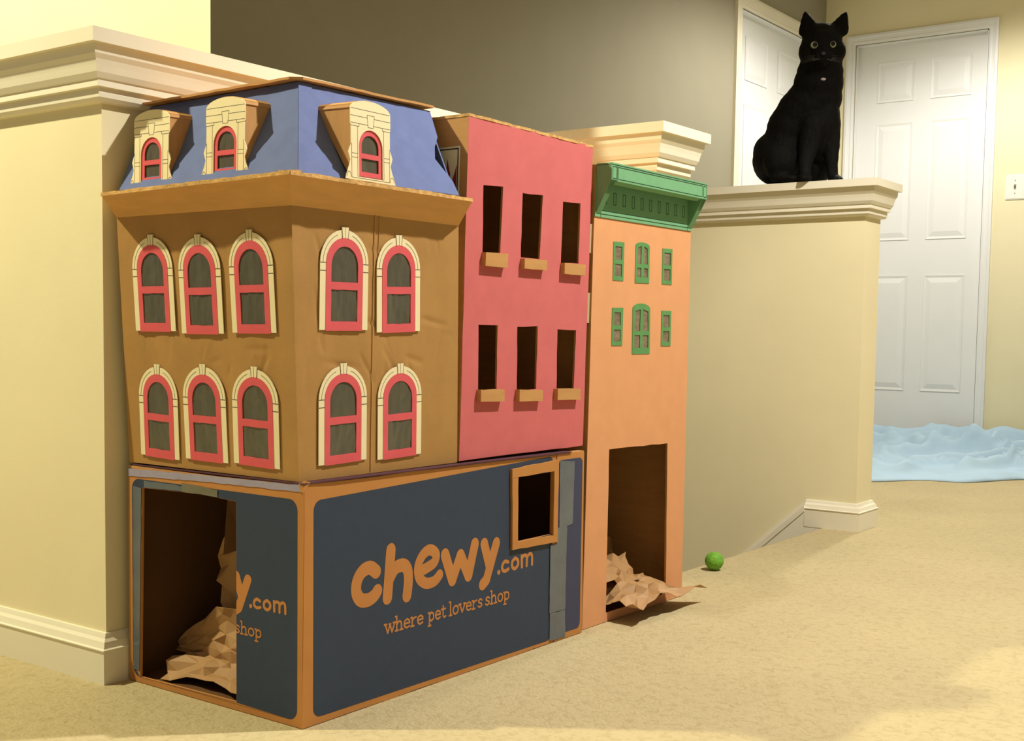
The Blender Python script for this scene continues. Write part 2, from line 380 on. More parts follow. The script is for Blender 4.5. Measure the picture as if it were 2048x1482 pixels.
for zz in (1.299, 1.239):
    b = MB(); plate(b, FD2, [(-.342 + .003 * math.cos(a * .785), zz + .003 * math.sin(a * .785)) for a in range(8)], (), .0068); b.build('screw', M['toggle'], t)

# ------------------------------------------------------------------ lettering
def stroke(b, fr, pts, wd, t=.0001, n0=0.0, f=lambda p: p, clip=None):
    P = [V((*p, 0)) for p in pts]
    def put(poly):
        poly = [f(p) for p in poly]
        if clip is not None:
            out = []
            for i in range(len(poly)):
                a, c = poly[i - 1], poly[i]
                ia, ic = a[0] >= clip, c[0] >= clip
                if ia != ic: s_ = (clip - a[0]) / (c[0] - a[0]); out.append((clip, a[1] + s_ * (c[1] - a[1])))
                if ic: out.append(c)
            poly = out
            if len(poly) < 3: return
        b.add([fr.p(u, v, n0 + t + len(b.f) * 6e-7) for u, v in poly], [list(range(len(poly)))])
    for p in P: put([(p.x + wd / 2 * math.cos(a * math.pi / 8), p.y + wd / 2 * math.sin(a * math.pi / 8)) for a in range(16)])
    for p, q in zip(P, P[1:]):
        d = q - p
        if d.length < 1e-6: continue
        d.normalize(); s_ = V((-d.y, d.x, 0)) * wd / 2
        put([(c.x, c.y) for c in (p - s_, q - s_, q + s_, p + s_)])
def smooth_path(pts, n=5):
    out = []
    P = [pts[0]] + list(pts) + [pts[-1]]
    for i in range(1, len(P) - 2):
        p0, p1, p2, p3 = P[i - 1], P[i], P[i + 1], P[i + 2]
        for k in range(n):
            s_ = k / n
            out.append(tuple(.5 * ((2 * p1[j]) + (-p0[j] + p2[j]) * s_ + (2 * p0[j] - 5 * p1[j] + 4 * p2[j] - p3[j]) * s_ ** 2 + (-p0[j] + 3 * p1[j] - 3 * p2[j] + p3[j]) * s_ ** 3) for j in range(2)))
    out.append(tuple(pts[-1])); return out
LOGO = [([(.147,.199),(.134,.207),(.118,.204),(.107,.192),(.105,.176),(.114,.163),(.130,.160),(.143,.164),(.150,.170)], .0208, 1),
        ([(.179,.227),(.172,.156)], .0208, 0), ([(.176,.184),(.189,.198),(.207,.200),(.217,.191),(.219,.174),(.216,.152)], .0208, 1),
        ([(.250,.185),(.266,.189),(.280,.194),(.284,.206),(.269,.215),(.252,.209),(.241,.193),(.244,.175),(.260,.164),(.280,.164),(.293,.172)], .0176, 1),
        ([(.306,.202),(.325,.159)], .0208, 0), ([(.325,.159),(.345,.196)], .0200, 0), ([(.345,.196),(.366,.160)], .0200, 0), ([(.366,.160),(.382,.209)], .0208, 0)]
LOGO_Y = [([(.407,.206),(.423,.164)], .0200, 0), ([(.440,.203),(.414,.145),(.404,.139)], .0200, 0)]
LOGO_COM = [([(.448,.1525)], .0085, 0), ([(.474,.166),(.465,.1685),(.458,.163),(.458,.156),(.465,.1518),(.475,.154)], .0062, 1),
        ([(.494,.170),(.486,.165),(.486,.156),(.494,.152),(.502,.157),(.502,.165),(.494,.170)], .0062, 1),
        ([(.513,.171),(.514,.152)], .0062, 0), ([(.513,.166),(.520,.171),(.5275,.168),(.528,.152)], .0060, 1), ([(.528,.166),(.536,.1715),(.543,.168),(.544,.152)], .0060, 1)]
def ring(cx=.5, cy=.5, rx=.42, ry=.48): return [(cx + rx * math.cos(a * math.pi / 8), cy + ry * math.sin(a * math.pi / 8)) for a in range(17)]
GLY = {'w': (1.5, [[(.05,1),(.42,0),(.72,.92),(1.02,0),(1.4,1)], [(-.08,1),(.25,1)], [(1.2,1),(1.53,1)], [(.62,.95),(.82,.95)]]),
 'h': (1.2, [[(.2,0),(.2,1.6)], [(.2,.62),(.38,.92),(.65,1),(.85,.8),(.88,.5),(.88,0)], [(0,0),(.42,0)], [(.68,0),(1.1,0)], [(0,1.6),(.2,1.6)]]),
 'e': (1.08, [[(.1,.52),(.9,.52),(.85,.8),(.5,1),(.17,.82),(.08,.5),(.2,.15),(.5,0),(.88,.15)]]),
 'r': (.92, [[(.2,0),(.2,1)], [(.2,.55),(.38,.88),(.78,.96)], [(0,0),(.48,0)], [(0,1),(.2,1)]]),
 'p': (1.15, [[(.2,-.52),(.2,1)], [(.2,.7),(.5,1),(.85,.82),(.93,.5),(.85,.18),(.5,0),(.2,.28)], [(0,-.52),(.45,-.52)], [(0,1),(.2,1)]]),
 't': (.88, [[(.3,1.38),(.3,.22),(.48,0),(.78,.1)], [(0,1),(.72,1)]]),
 'l': (.55, [[(.2,1.6),(.2,0)], [(0,0),(.42,0)], [(0,1.6),(.2,1.6)]]),
 'o': (1.1, [ring()]), 'v': (1.1, [[(.08,1),(.5,0),(.95,1)], [(-.08,1),(.28,1)], [(.75,1),(1.1,1)]]),
 's': (.95, [[(.76,.82),(.48,1),(.17,.85),(.2,.62),(.65,.42),(.76,.2),(.45,0),(.1,.16)]])}
def word(b, fr, txt, u0, u1, base, xh, wd, f=lambda p: p, clip=None, n0=0.0):
    tot = sum(GLY[c][0] for c in txt); s_ = (u1 - u0) / (tot - .1); u = u0
    for c in txt:
        adv, sts = GLY[c]
        for st_ in sts: stroke(b, fr, [(u + x_ * s_, base + y_ * xh) for x_, y_ in st_], wd, n0=n0, f=f, clip=clip)
        u += adv * s_
def logo(b, fr, parts, f=lambda p: p, clip=None, n0=0.0):
    for pts, wd, sm in parts: stroke(b, fr, smooth_path(pts) if sm else pts, wd, n0=n0, f=f, clip=clip)

# ------------------------------------------------------------------ the shipping box at street level
BX = thing('cardboard_box', 'large navy printed shipping box lying on the carpet as ground floor of cardboard house', 'box', (-.19, .35, 0))
FRb = Frame((0, 0, 0), (0, 1, 0), (0, 0, 1))
WIN = rect(.495, .197, .603, .308)
b = MB(); plate(b, FR, wob([(0.0,.001),(.6145,.001),(.6145,.337),(.3,.3395),(0.002,.341)], .0008, .06, 3), [WIN], -.004); b.build('front_panel', M['card_rust'], BX)
b = MB(); plate(b, FR, [(.6165,.001),(.707,.001),(.704,.337),(.6165,.338)], (), -.004, .0005); b.build('extension_panel', M['card_rust'], BX)
OPEN = [(-.358,.010),(-.136,.013),(-.136,.305),(-.205,.309),(-.27,.308),(-.350,.3065)]
b = MB(); plate(b, FL, [(-.386,.001),(-.0005,.001),(-.0005,.341),(-.2,.338),(-.384,.334)], [OPEN], -.004); b.build('end_panel', M['card_rust'], BX)
b = MB(); b.box((-.386, .0045, .001), (-.382, .703, .334)); b.build('side_panel', M['card_shaded'], BX)
b = MB(); b.box((-.386, .7025, .001), (-.0005, .7065, .336)); b.build('end_panel', M['card_shaded'], BX)
b = MB(); b.box((-.381, .0045, .0015), (-.0045, .702, .005)); b.build('bottom_panel', M['card_shaded'], BX)
b = MB(); b.box((-.385, .002, .3345), (-.001, .705, .3385)); b.build('top_panel', M['card'], BX)
b = MB(); b.box((-.14, .0045, .08), (-.132, .02, .30)); 
b = MB()
pl_ = rrect(.020, .011, .6055, .317, .014)
pl_ = [(u, v + (.019 * (u - .02) / .585 if v > .16 else -.004 * (u - .02) / .585)) for u, v in pl_]
plate(b, FR, pl_, [WIN], .0003); b.build('navy_print', M['navy'], BX)
b = MB(); e_ = rrect(.621, .012, .699, .327, .011); plate(b, FR, e_, (), .0003, .0005); b.build('navy_print', M['navy2'], BX)
b = MB()
opr = [(-.3585,.0095),(-.1355,.0125),(-.1355,.3055),(-.205,.3095),(-.27,.3085),(-.3505,.307)]
e_ = rrect(-.3755, .010, -.011, .3195, .016); plate(b, FL, e_, [opr], .0003); b.build('navy_print', M['navy'], BX)
b = MB(); logo(b, FR, LOGO + LOGO_Y, n0=.0004); o = b.build('lettering', M['print_tan'], BX, fix=False)
b = MB(); logo(b, FR, LOGO_COM, n0=.0004); b.build('lettering', M['print_tan'], BX, fix=False)
b = MB()
for tx, u0, u1 in (('where', .167, .255), ('pet', .2665, .3095), ('lovers', .318, .404), ('shop', .411, .479)): word(b, FR, tx, u0, u1, .1025, .0135, .0030, n0=.0004)
b.build('lettering', M['print_tan'], BX, fix=False)
fl = lambda p: (-.031 + .74 * (p[0] - .548), .158 + .74 * (p[1] - .152))
b = MB(); logo(b, FL, LOGO_Y + LOGO_COM, f=fl, clip=-.1353, n0=.0004); word(b, FL, 'shop', .402, .479, .0945, .0150, .0032, f=fl, clip=-.1353, n0=.0004)
b.build('lettering', M['print_tan'], BX, fix=False)
# window frame of four glued strips
fr_out = [(.4795,.186),(.6155,.1825),(.6155,.329),(.4765,.3235)]
b = MB(); wf = None
def cardstrip(name, pts, parent, t, n0, seed):
    b = MB(); plate(b, FR, wob(pts, .0006, .02, seed), (), t, n0); return b.build(name, M['card_rust'], parent)
wf = thing('window_frame', '', '', (0, 0, 0)); del wf['label']; del wf['category']; wf.parent = BX; WLOC[wf.name] = V((0, 0, 0)); wf.location = V((0, 0, 0)) - wl(BX)
cardstrip('frame_strip', [(.4765,.308),(.6155,.3105),(.6155,.329),(.4765,.3235)], wf, .0045, .0006, 1)
cardstrip('frame_strip', [(.4795,.186),(.6155,.1825),(.6155,.1955),(.4797,.198)], wf, .0045, .0006, 2)
cardstrip('frame_strip', [(.4795,.1982),(.4955,.1978),(.494,.3082),(.4768,.3078)], wf, .0045, .0006, 3)
cardstrip('frame_strip', [(.602,.1957),(.6155,.1957),(.6155,.3103),(.602,.3100)], wf, .0045, .0006, 4)
# tapes
def tape(pts, fr, material, n0=.0009, label=None, name='packing_tape'):
    b = MB(); plate(b, fr, wob(pts, .0006, .012, len(pts) * 7 + int(abs(pts[0][0]) * 1000)), (), .0003, n0); o = b.build(name, material, BX)
    if label: lbl(o, label)
    return o
tape([(.625,.205),(.668,.208),(.672,.322),(.624,.326)], FR, M['tape'], .0014)
tape([(.598,.056),(.648,.055),(.650,.208),(.618,.206),(.618,.178),(.598,.178)], FR, M['tape'], .0016)
tape([(.600,.006),(.650,.004),(.648,.054),(.600,.055)], FR, M['tape'], .0013)
tape([(-.345,.3075),(-.27,.3095),(-.20,.3100),(-.20,.3175),(-.345,.3185)], FL, M['tape'])
tape([(-.255,.3095),(-.175,.3085),(-.175,.319),(-.255,.322)], FL, M['tape_dull'], .0012)
tape([(-.3735,.020),(-.3595,.020),(-.352,.306),(-.3725,.308)], FL, M['tape'], .0007)
tape([(-.384,.3225),(-.2,.3285),(-.004,.331),(-.004,.3405),(-.2,.338),(-.384,.334)], FL, M['tape_lilac'], .0006, 'lilac tape along the top edge', 'edge_tape')
# plum sheet pinched between the box and the storeys above
b = MB(); b.slab([(-.383,.003,.3392),(.0015,-.001,.3412),(.0035,.06,.3415),(.003,.36,.3405),(.003,.66,.3385),(-.2,.66,.3388),(-.383,.30,.339)], (), (0, 0, 1), .0018)
b.build('liner_sheet', M['plum'], BX)
# torn flap hanging inside the opening
b = MB(); b.slab([(-.19,.03,.30),(-.155,.06,.302),(-.185,.06,.225),(-.205,.035,.215)], (), (0, 1, 0), .002); b.build('torn_flap', M['card_shaded'], BX)
# torn corner flap at the near top corner
b = MB(); b.slab([(-.004,-.0012,.3305),(.0012,-.0012,.3305),(.0015,.012,.344),(-.002,.004,.346),(-.008,-.001,.342)], (), (1, -1, 0), .001); b.build('torn_flap', M['card_rust'], BX)

# ------------------------------------------------------------------ brown corner house with the blue mansard roof
HS = thing('cardboard_house', 'brown paper-covered cardboard corner house with blue mansard roof and arched windows', 'cardboard house', (-.2, .18, .343))
zb, zt = .3435, .722
TL, TC, TR_ = V((-.384,-.018,zt)), V((-.005,-.018,zt)), V((-.005,.338,zt))
BL, BC, BR_ = V((-.3875,.005,zb)), V((-.0135,.005,zb)), V((-.0135,.3515,zb))
def wavy_panel(name, A, B, C, D, n, nu, nv, amp, seed, material):
    """A bottom-left, B bottom-right, C top-right, D top-left; slightly rumpled face"""
    b = MB(); n = V(n).normalized(); vs = []; fs = []
    rnd = random.Random(int(seed * 10)); W_, H2 = (B - A).length, (D - A).length; CR = []
    for _ in range(34):
        x_, y_ = rnd.uniform(.02, .98) * W_, rnd.choice((rnd.uniform(.80, 1), rnd.uniform(0, 1), rnd.uniform(.42, .58))) * H2
        an = math.radians(90 + rnd.gauss(0, 24)) if rnd.random() < .8 else math.radians(rnd.uniform(-15, 15)); L_ = rnd.uniform(.02, .085)
        CR.append((V((x_, y_)), V((x_ + L_ * math.cos(an), y_ - L_ * math.sin(an))), rnd.uniform(.0006, .0017) * rnd.choice((1, 1, -.35)), rnd.uniform(.0020, .0045)))
    for j in range(nv + 1):
        for i in range(nu + 1):
            s_, t_ = i / nu, j / nv
            p = A.lerp(B, s_).lerp(D.lerp(C, s_), t_)
            e = min(1, 6 * min(s_, 1 - s_, t_, 1 - t_))
            h = noise.noise(V((s_ * 7 + seed, t_ * 2.2, seed))) * .6 + noise.noise(V((s_ * 16 + seed, t_ * 5, seed * 2))) * .4
            o_ = (h - .35) * amp; q = V((s_ * W_ + .003 * noise.noise(V((s_ * 12, t_ * 12, 3))), t_ * H2))
            for a_, c_, dp, wd in CR:
                dv = c_ - a_; k_ = max(0, min(1, (q - a_).dot(dv) / dv.length_squared)); dd = (q - a_ - dv * k_).length
                if dd < wd * 3: o_ -= dp * math.exp(-(dd / wd) ** 2) * (1 - abs(2 * k_ - 1) ** 3)
            vs.append(p + n * min(o_, .0008) * e)
    for j in range(nv):
        for i in range(nu):
            a = j * (nu + 1) + i; fs.append([a, a + 1, a + nu + 2, a + nu + 1])
    k = len(vs); back = [A - n * .004, B - n * .004, C - n * .004, D - n * .004]
    b.add(vs, fs); bi = [0, nu, k - 1, k - 1 - nu]
    b.add(back, [[3, 2, 1, 0]])
    return b.build(name, material, HS, smooth=True, fix=False)
wavy_panel('end_wall', BL, BC, TC, TL, (0, -1, 0), 120, 110, .0022, 1.3, M['kraft'])
wavy_panel('front_wall', BC, BR_, TR_, TC, (1, 0, 0), 120, 110, .0016, 4.7, M['kraft'])
b = MB(); b.slab([BL + V((0, .004, 0)), V((-.3875,.3515,zb)), V((-.384,.345,zt)), TL + V((0, .004, 0))], (), (1, 0, 0), .003); b.build('side_wall', M['card'], HS)
b = MB(); b.slab([V((-.384,.3475,zb)), BR_ + V((-.003, -.004, 0)), TR_ + V((-.003, -.004, 0)), V((-.384,.334,zt))], (), (0, 1, 0), .003); b.build('party_wall', M['card'], HS)
# vertical seam flaps on the front wall
FRH = Frame(BC, BR_ - BC, TC - BC); FLH = Frame(V((0, .005, zb)), (1, 0, 0), TL - BL)
b = MB(); strip(b, FRH, (.140,.376), (.1412,.20), .0012, .0008, .0003); strip(b, FRH, (.1412,.20), (.143,.003), .0011, .0008, .0003); strip(b, FRH, (.150,.376), (.150,.30), .0009, .0007, .0003); b.build('paper_seam', M['card'], HS)

# windows: arched surround with keystone, red sash, film panes
def arch(hw, hs, r, n=16, y0=0.0): return [(-hw, y0), (hw, y0)] + [(hw * math.cos(math.pi * k / n), hs + r * math.sin(math.pi * k / n)) for k in range(n + 1)]
def tidy(pts):
    out = []
    for p in pts:
        if not out or math.dist(p, out[-1]) > 1e-6: out.append(p)
    if math.dist(out[0], out[-1]) < 1e-6: out.pop()
    return out
HW, HT = .0475, .139; HSH = .0925; BW = .0118
def add_panes(b, outline, seed, amp=.0016, step=.004):
    us = [p[0] for p in outline]; vs_ = [p[1] for p in outline]; u0, u1, v0, v1 = min(us), max(us), min(vs_), max(vs_)
    nu, nv = max(3, int((u1 - u0) / step)), max(3, int((v1 - v0) / step)); vs = []; fs = []
    for j in range(nv + 1):
        for i in range(nu + 1):
            u, v = u0 + (u1 - u0) * i / nu, v0 + (v1 - v0) * j / nv
            h = abs(noise.noise(V((u * 70 + seed, v * 22, seed)))) + .6 * abs(noise.noise(V((u * 40 + v * 60, v * 40 - u * 50, seed + 3))))
            vs.append((u, v, .0009 + amp * min(1, h)))
    for j in range(nv):
        for i in range(nu): a = j * (nu + 1) + i; fs.append([a, a + 1, a + nu + 2, a + nu + 1])
    return b.add(vs, fs)
def make_window(seed):
    outer = tidy(arch(HW, HSH, HT - HSH)); ih = HT - BW
    inner = tidy(arch(HW - BW, HSH, ih - HSH, y0=.0))
    # the surround is an inverted U open at the sill
    n = 18
    sur = [(-HW, 0), (-HW + BW, 0)] + [((HW - BW) * math.cos(math.pi - math.pi * k / n), HSH + (ih - HSH) * math.sin(math.pi * k / n)) for k in range(n + 1)] + [(HW - BW, 0), (HW, 0)] + [(HW * math.cos(math.pi * k / n), HSH + (HT - HSH) * math.sin(math.pi * k / n)) for k in range(n + 1)]
    b = MB(); plate(b, XY, tidy(sur), (), .0010, .0012); w_ = b.build('window', M['cream'])
    b = MB(); plate(b, XY, [(-.0052, HT - BW - .0015), (.0052, HT - BW - .0015), (.0072, HT + .0035), (-.0072, HT + .0035)], (), .0014, .0012); b.build('keystone', M['cream'], w_)
    pu = [(.55, .0)]
    a0 = HW - BW + .0006; lo = rect(-.0262, .0118, .0258, .0560)
    up = [(-.0262, .0665), (.0262, .0665)] + [(.0262 * math.cos(math.pi * k / 14), .0890 + .0270 * math.sin(math.pi * k / 14)) for k in range(15)]
    b = MB(); plate(b, XY, tidy(arch(a0, HSH, ih - HSH + .0006, y0=-.0012)), [wob(lo, .0004, .012, seed), tidy(up)], .0012, .0015); b.build('sash', M['red'], w_)
    for nm, ol in (('pane', lo), ('pane', up)):
        b = MB(); add_panes(b, [(u * 1.12, v) for u, v in ol], seed + len(ol)); o = b.build(nm, M['pane'], w_, smooth=True, fix=False)
    b = MB()
    mid = BW * .45
    for k in range(n):
        if abs(k - n / 2 + .5) < 1.6: continue
        q = [((HW - mid) * math.cos(math.pi * kk / n) , HSH + (HT - HSH - mid) * math.sin(math.pi * kk / n)) for kk in (k, k + 1)]
        strip(b, XY, q[0], q[1], .0005, .0002, .0022)
    for s_ in (-1, 1):
        for z_ in (.0925, .0815): strip(b, XY, (s_ * (HW - BW), z_), (s_ * HW, z_), .0009, .0002, .0022)
        strip(b, XY, (s_ * .0052, HT - BW - .0015), (s_ * .0072, HT + .0035), .0006, .0002, .0026)
    strip(b, XY, (0, HT - BW), (0, HT + .003), .0004, .0002, .0026)
    b.build('printed_lines', M['ink'], w_, fix=False)
    return w_
def dup(root, parent):
    r = root.copy(); col.objects.link(r); r.parent = parent
    for ch in list(root.children):
        c = ch.copy(); col.objects.link(c); c.parent = r
    return r
protos = [make_window(s_) for s_ in (11, 23)]
wl_L = [(-.3032,.2045,.0935,.1386,.0021),(-.1967,.2019,.0917,.1379,.0052),(-.0874,.2043,.0893,.1384,.0098),(-.3095,.0134,.0907,.1373,-.0317),(-.2019,.0159,.0935,.1378,-.0062),(-.0951,.0164,.0946,.137,-.0261)]
wl_R = [(.0795,.2095,.0965,.140,.0079),(.196,.208,.096,.1386,.033),(.0835,.0208,.097,.1381,.0226),(.205,.0200,.098,.1371,.0265)]
count = 0
for fr_, lst in ((FLH, wl_L), (FRH, wl_R)):
    for (u, v, wd, hh, rot) in lst:
        pr = protos[count % 2]
        o = pr if count < 2 else dup(pr, HS)
        if count < 2: o.parent = HS
        mm = fr_.mat(u, v, -rot * .6 if False else rot, 0.0)
        mm = Matrix.Translation(-wl(HS)) @ mm @ Matrix.Diagonal((wd / (2 * HW), hh / HT, 1, 1))
        o.matrix_local = mm; count += 1

# cornice: two flared boards, mitred at the corner, with cut corrugated rims
OL, OC, OR_ = V((-.362,-.060,.7455)), V((.030,-.0545,.7530)), V((.029,.329,.7535))
IL, IC, IR = V((-.388,-.008,.760)), V((.0,-.010,.760)), V((.0,.331,.760))
def cornice(A, B, C, D, E, F_):
    b = MB(); d = V((0, 0, .004))
    mid = lambda p, q, s_: p.lerp(q, s_)
    b.add([A, B, D, C, F_, E], [[0, 1, 2, 3], [3, 2, 4, 5], [5, 4, 1, 0], [0, 3, 5], [1, 4, 2]]); return b
cornice(TL + V((0, 0, -.004)), TC + V((0, 0, -.004)), OL, OC, IL, IC).build('cornice', M['card_bounce_lit'], HS)
cornice(TC + V((0, 0, -.004)), TR_ + V((0, 0, -.004)), OC, OR_, IC, IR).build('cornice', M['card_bounce_lit'], HS)
def rim(A, B, inw, seed):
    rnd = random.Random(seed); b = MB(); n = 26; vs = []; fs = []
    for i in range(n + 1):
        s_ = i / n; p = A.lerp(B, s_); j = rnd.uniform(-.0007, .0007); k = rnd.uniform(-.0006, .0006)
        up = V((0, 0, 1))
        vs += [p - inw * (.0015 + k) - up * .0005, p - inw * (.0012 + k) + up * (.0048 + j), p + inw * .022 + up * (.0072 + j), p + inw * .02 + up * .001]
    for i in range(n):
        for q_ in range(4): fs.append([i * 4 + q_, i * 4 + (q_ + 1) % 4, i * 4 + 4 + (q_ + 1) % 4, i * 4 + 4 + q_])
    fs += [[0, 1, 2, 3], [n * 4 + q_ for q_ in range(4)]]
    return b.add(vs, fs).build('cornice_rim', M['card_edge'], HS)
rim(OL, OC, V((0, 1, 0)), 3); rim(OC + V((0, .001, 0)), OR_, V((-1, 0, 0)), 4)

# mansard roof
AP = V((-.0780, .0640, .9020))
RB0, RB1 = V((.001,-.012,.762)), V((.003,.329,.764))
sil = [V((-.012,.331,.787)), V((-.0335,.313,.821)), V((-.046,.327,.842)), V((-.058,.348,.861)), V((-.0795,.354,.905))]
nR = (RB1 - RB0).cross(AP - RB0).normalized()
b = MB(); b.slab([RB0, RB1] + sil + [AP], (), -nR, .003); b.build('roof_front', M['blue'], HS)
LB1, LT = V((-.388,-.010,.760)), V((-.390,.050,.894))
nL = (RB0 - LB1).cross(AP - LB1).normalized()
b = MB(); b.slab([LB1, RB0, AP, LT], (), -nL, .003); b.build('roof_end', M['blue'], HS)
b = MB(); b.slab([V((-.004,.3285,.764)), V((-.062,.346,.862)), V((-.30,.346,.862)), V((-.30,.3285,.764))], (), (0, -1, 0), .003); b.build('roof_return', M['blue'], HS)
# folded paper hip strip along the corner
b = MB(); e1 = (RB0 - AP).normalized(); b.slab([RB0 + nR * .0008, RB0 + V((0, .010, 0)) + nR * .0008, AP + V((0, .026, 0)) + nR * .0008, AP + nR * .0008], (), nR, .0006); b.build('hip_fold', M['blue'], HS)
# lid board lying on the roof
b = MB(); lid = [V((-.392,.036,.8955)), V((-.082,.050,.9035)), V((-.068,.064,.9040)), V((-.0735,.357,.9095)), V((-.392,.357,.905))]
lidw = wob([tuple(p) for p in lid], .0006, .02, 8); b.slab([V(p) for p in lidw], (), (0, 0, 1), .0035); b.build('roof_lid', M['card'], HS)

# dormers
def make_dormer():
    H0, HA = .100, .112; W2 = .040
    right = [(.0515, 0), (.0500, .006), (.0440, .018), (.0415, .026), (.0440, .033), (.0455, .037), (.0430, .043), (.0400, .048), (.0400, .075), (.0412, .0765), (.0412, .098)]
    archp = [(.0412 * math.cos(math.pi * k / 14) * 1.0, .0985 + .0135 * math.sin(math.pi * k / 14)) for k in range(15)]
    outline = tidy(right + archp + [(-u, v) for u, v in right[::-1]])
    hole = tidy(arch(.0245, .0475, .0245, 14, y0=.0055))
    b = MB(); plate(b, XY, outline, [hole], .0012, 0); d = b.build('dormer', M['cream'])
    b = MB(); prof = [(.0, .0), (.098, .0), (.1005, -.060)]
    vs = []; fs = []
    for s_ in (-1, 1): vs += [(s_ * .0385, -.001, -.0002), (s_ * .0385, .098, -.0002), (s_ * .0385, .101, -.066)]
    nA = 8
    top = []
    for k in range(nA + 1):
        a = math.pi * k / nA
        top.append((.0385 * math.cos(a), .098 + .013 * math.sin(a)))
    b.add(vs[:3], [[0, 1, 2]]); b.add(vs[3:], [[0, 2, 1]])
    for (u0, v0), (u1, v1) in zip(top, top[1:]):
        b.add([(u0, v0, -.0002), (u1, v1, -.0002), (u1, v1 + .003, -.068), (u0, v0 + .003, -.068)], [[0, 1, 2, 3]])
    o = b.build('dormer_cheeks', M['card'], d, fix=False)
    sol = o.modifiers.new('thickness', 'SOLIDIFY'); sol.thickness = .002; sol.offset = -1
    lo = rect(-.0175, .013, .0175, .0315); up = tidy([(-.0175, .0385), (.0175, .0385)] + [(.0175 * math.cos(math.pi * k / 12), .0480 + .0165 * math.sin(math.pi * k / 12)) for k in range(13)])
    b = MB(); plate(b, XY, tidy(arch(.0252, .0475, .0252, 14, y0=.0048)), [lo, up], .0012, -.0016); b.build('sash', M['red'], d)
    for ol in (lo, up):
        b = MB(); add_panes(b, [(u * 1.15, v) for u, v in ol], 5 + len(ol), .0008); pn = b.build('pane', M['pane'], d, smooth=True, fix=False); pn.location.z = -.0036
    b = MB(); T = .0012; hl = .0005
    def ln(p, q): strip(b, XY, p, q, hl, .0002, T)
    ln((-.040, .0985), (.040, .0985)); ln((-.041, .0885), (-.0075, .0885)); ln((.0075, .0885), (.041, .0885)); ln((-.041, .0785), (-.005, .0785)); ln((.005, .0785), (.041, .0785))
    key = [(-.0075, .0925), (.0075, .0925), (.0055, .0755), (-.0055, .0755)]
    for k in range(4): ln(key[k], key[(k + 1) % 4])
    for s_ in (-1, 1):
        ln((s_ * .041, .0745), (s_ * .024, .0745)); ln((s_ * .024, .0745), (s_ * .024, .0785)); ln((s_ * .027, .0745), (s_ * .027, .006)); ln((s_ * .039, .050), (s_ * .039, .003))
        ln((s_ * .039, .0365), (s_ * .027, .0365)); ln((s_ * .039, .0310), (s_ * .027, .0310))
        for k in range(8):
            a, c = math.pi * k / 8, math.pi * (k + 1) / 8
            ln((s_ * .0445 + .0042 * math.cos(a), .003 + .0075 * math.sin(a)), (s_ * .0445 + .0042 * math.cos(c), .003 + .0075 * math.sin(c)))
    ln((-.027, .0055), (.027, .0055)); ln((-.039, .003), (.039, .003))
    b.build('printed_lines', M['ink'], d, fix=False)
    return d
dm = make_dormer()
FDL = Frame((0, -.004, .7625), (1, 0, 0), (0, .02, 1)); FDR = Frame((.008, 0, .7625), (0, 1, 0), (-.02, 0, 1))
for i, (fr_, u, v, rot) in enumerate(((FDL, -.318, .0005, .0), (FDL, -.1535, .003, .0), (FDR, .122, .000, -.0))):
    o = dm if i == 0 else dup(dm, HS)
    o.parent = HS; o.matrix_local = Matrix.Translation(-wl(HS)) @ fr_.mat(u, v, rot)

# ------------------------------------------------------------------ pink row house
PK = thing('cardboard_house', 'tall pink paper-covered cardboard row house with six cut-out windows', 'cardboard house', (-.15, .53, .3435))
PO = [(.3455,.3455),(.709,.3465),(.7255,.892),(.3615,.8955)]
pw = [[(.400,.681),(.448,.683),(.454,.792),(.4005,.789)],[(.506,.679),(.561,.679),(.569,.789),(.509,.787)],[(.627,.676),(.684,.678),(.687,.786),(.631,.784)],
      [(.393,.458),(.443,.457),(.444,.564),(.392,.564)],[(.500,.455),(.557,.455),(.559,.564),(.499,.562)],[(.620,.453),(.675,.452),(.680,.558),(.620,.559)]]
FP = Frame((-.005, 0, 0), (0, 1, 0), (0, 0, 1))
b = MB(); plate(b, FP, wob(PO, .0009, .05, 5), [wob(w_, .0007, .02, i) for i, w_ in enumerate(pw)], -.0006); b.build('front_paper', M['pink'], PK)
b = MB(); plate(b, FP, PO, [inset(w_, -.0015) for w_ in pw], -.004, -.0007); b.build('front_wall', M['card'], PK)
def bilerp_panel(name, y0, y1, material, parent, x0=-.30, x1=-.0055, t=.004, sgn=1):
    b = MB(); b.slab([(x1, y0[0], y0[1]), (x0, y0[0], y0[1]), (x0, y1[0], y1[1]), (x1, y1[0], y1[1])], (), (0, sgn, 0), t); return b.build(name, material, parent)
bilerp_panel('side_wall', (.3465, .3455), (.3620, .8950), M['card'], PK)
bilerp_panel('side_wall', (.7080, .3465), (.7245, .8915), M['card'], PK, sgn=-1)
b = MB(); b.slab([(-.30,.3505,.3455),(-.30,.704,.3465),(-.30,.7205,.8915),(-.30,.366,.895)], (), (1, 0, 0), .004); b.build('back_wall', M['card_shaded'], PK)
b = MB(); b.slab(wob([(-.0045,.3605,.8935),(-.0045,.7255,.890),(-.303,.7245,.890),(-.303,.360,.893)], .0008, .02, 9), (), (0, 0, 1), .0045); b.build('roof_board', M['card_edge'], PK)
sills = [[(.397,.6595),(.457,.6585),(.4585,.682),(.398,.681)],[(.505,.6605),(.571,.660),(.572,.678),(.505,.677)],[(.626,.657),(.693,.656),(.695,.676),(.626,.676)],
         [(.389,.4395),(.4535,.438),(.453,.4575),(.389,.459)],[(.496,.436),(.565,.434),(.565,.4535),(.496,.456)],[(.611,.434),(.6845,.432),(.6845,.452),(.611,.454)]]
for i, s_ in enumerate(sills):
    b = MB(); plate(b, FP, wob(s_, .0006, .02, 30 + i), (), .009, .0002); b.build('window_sill', M['card'], PK)
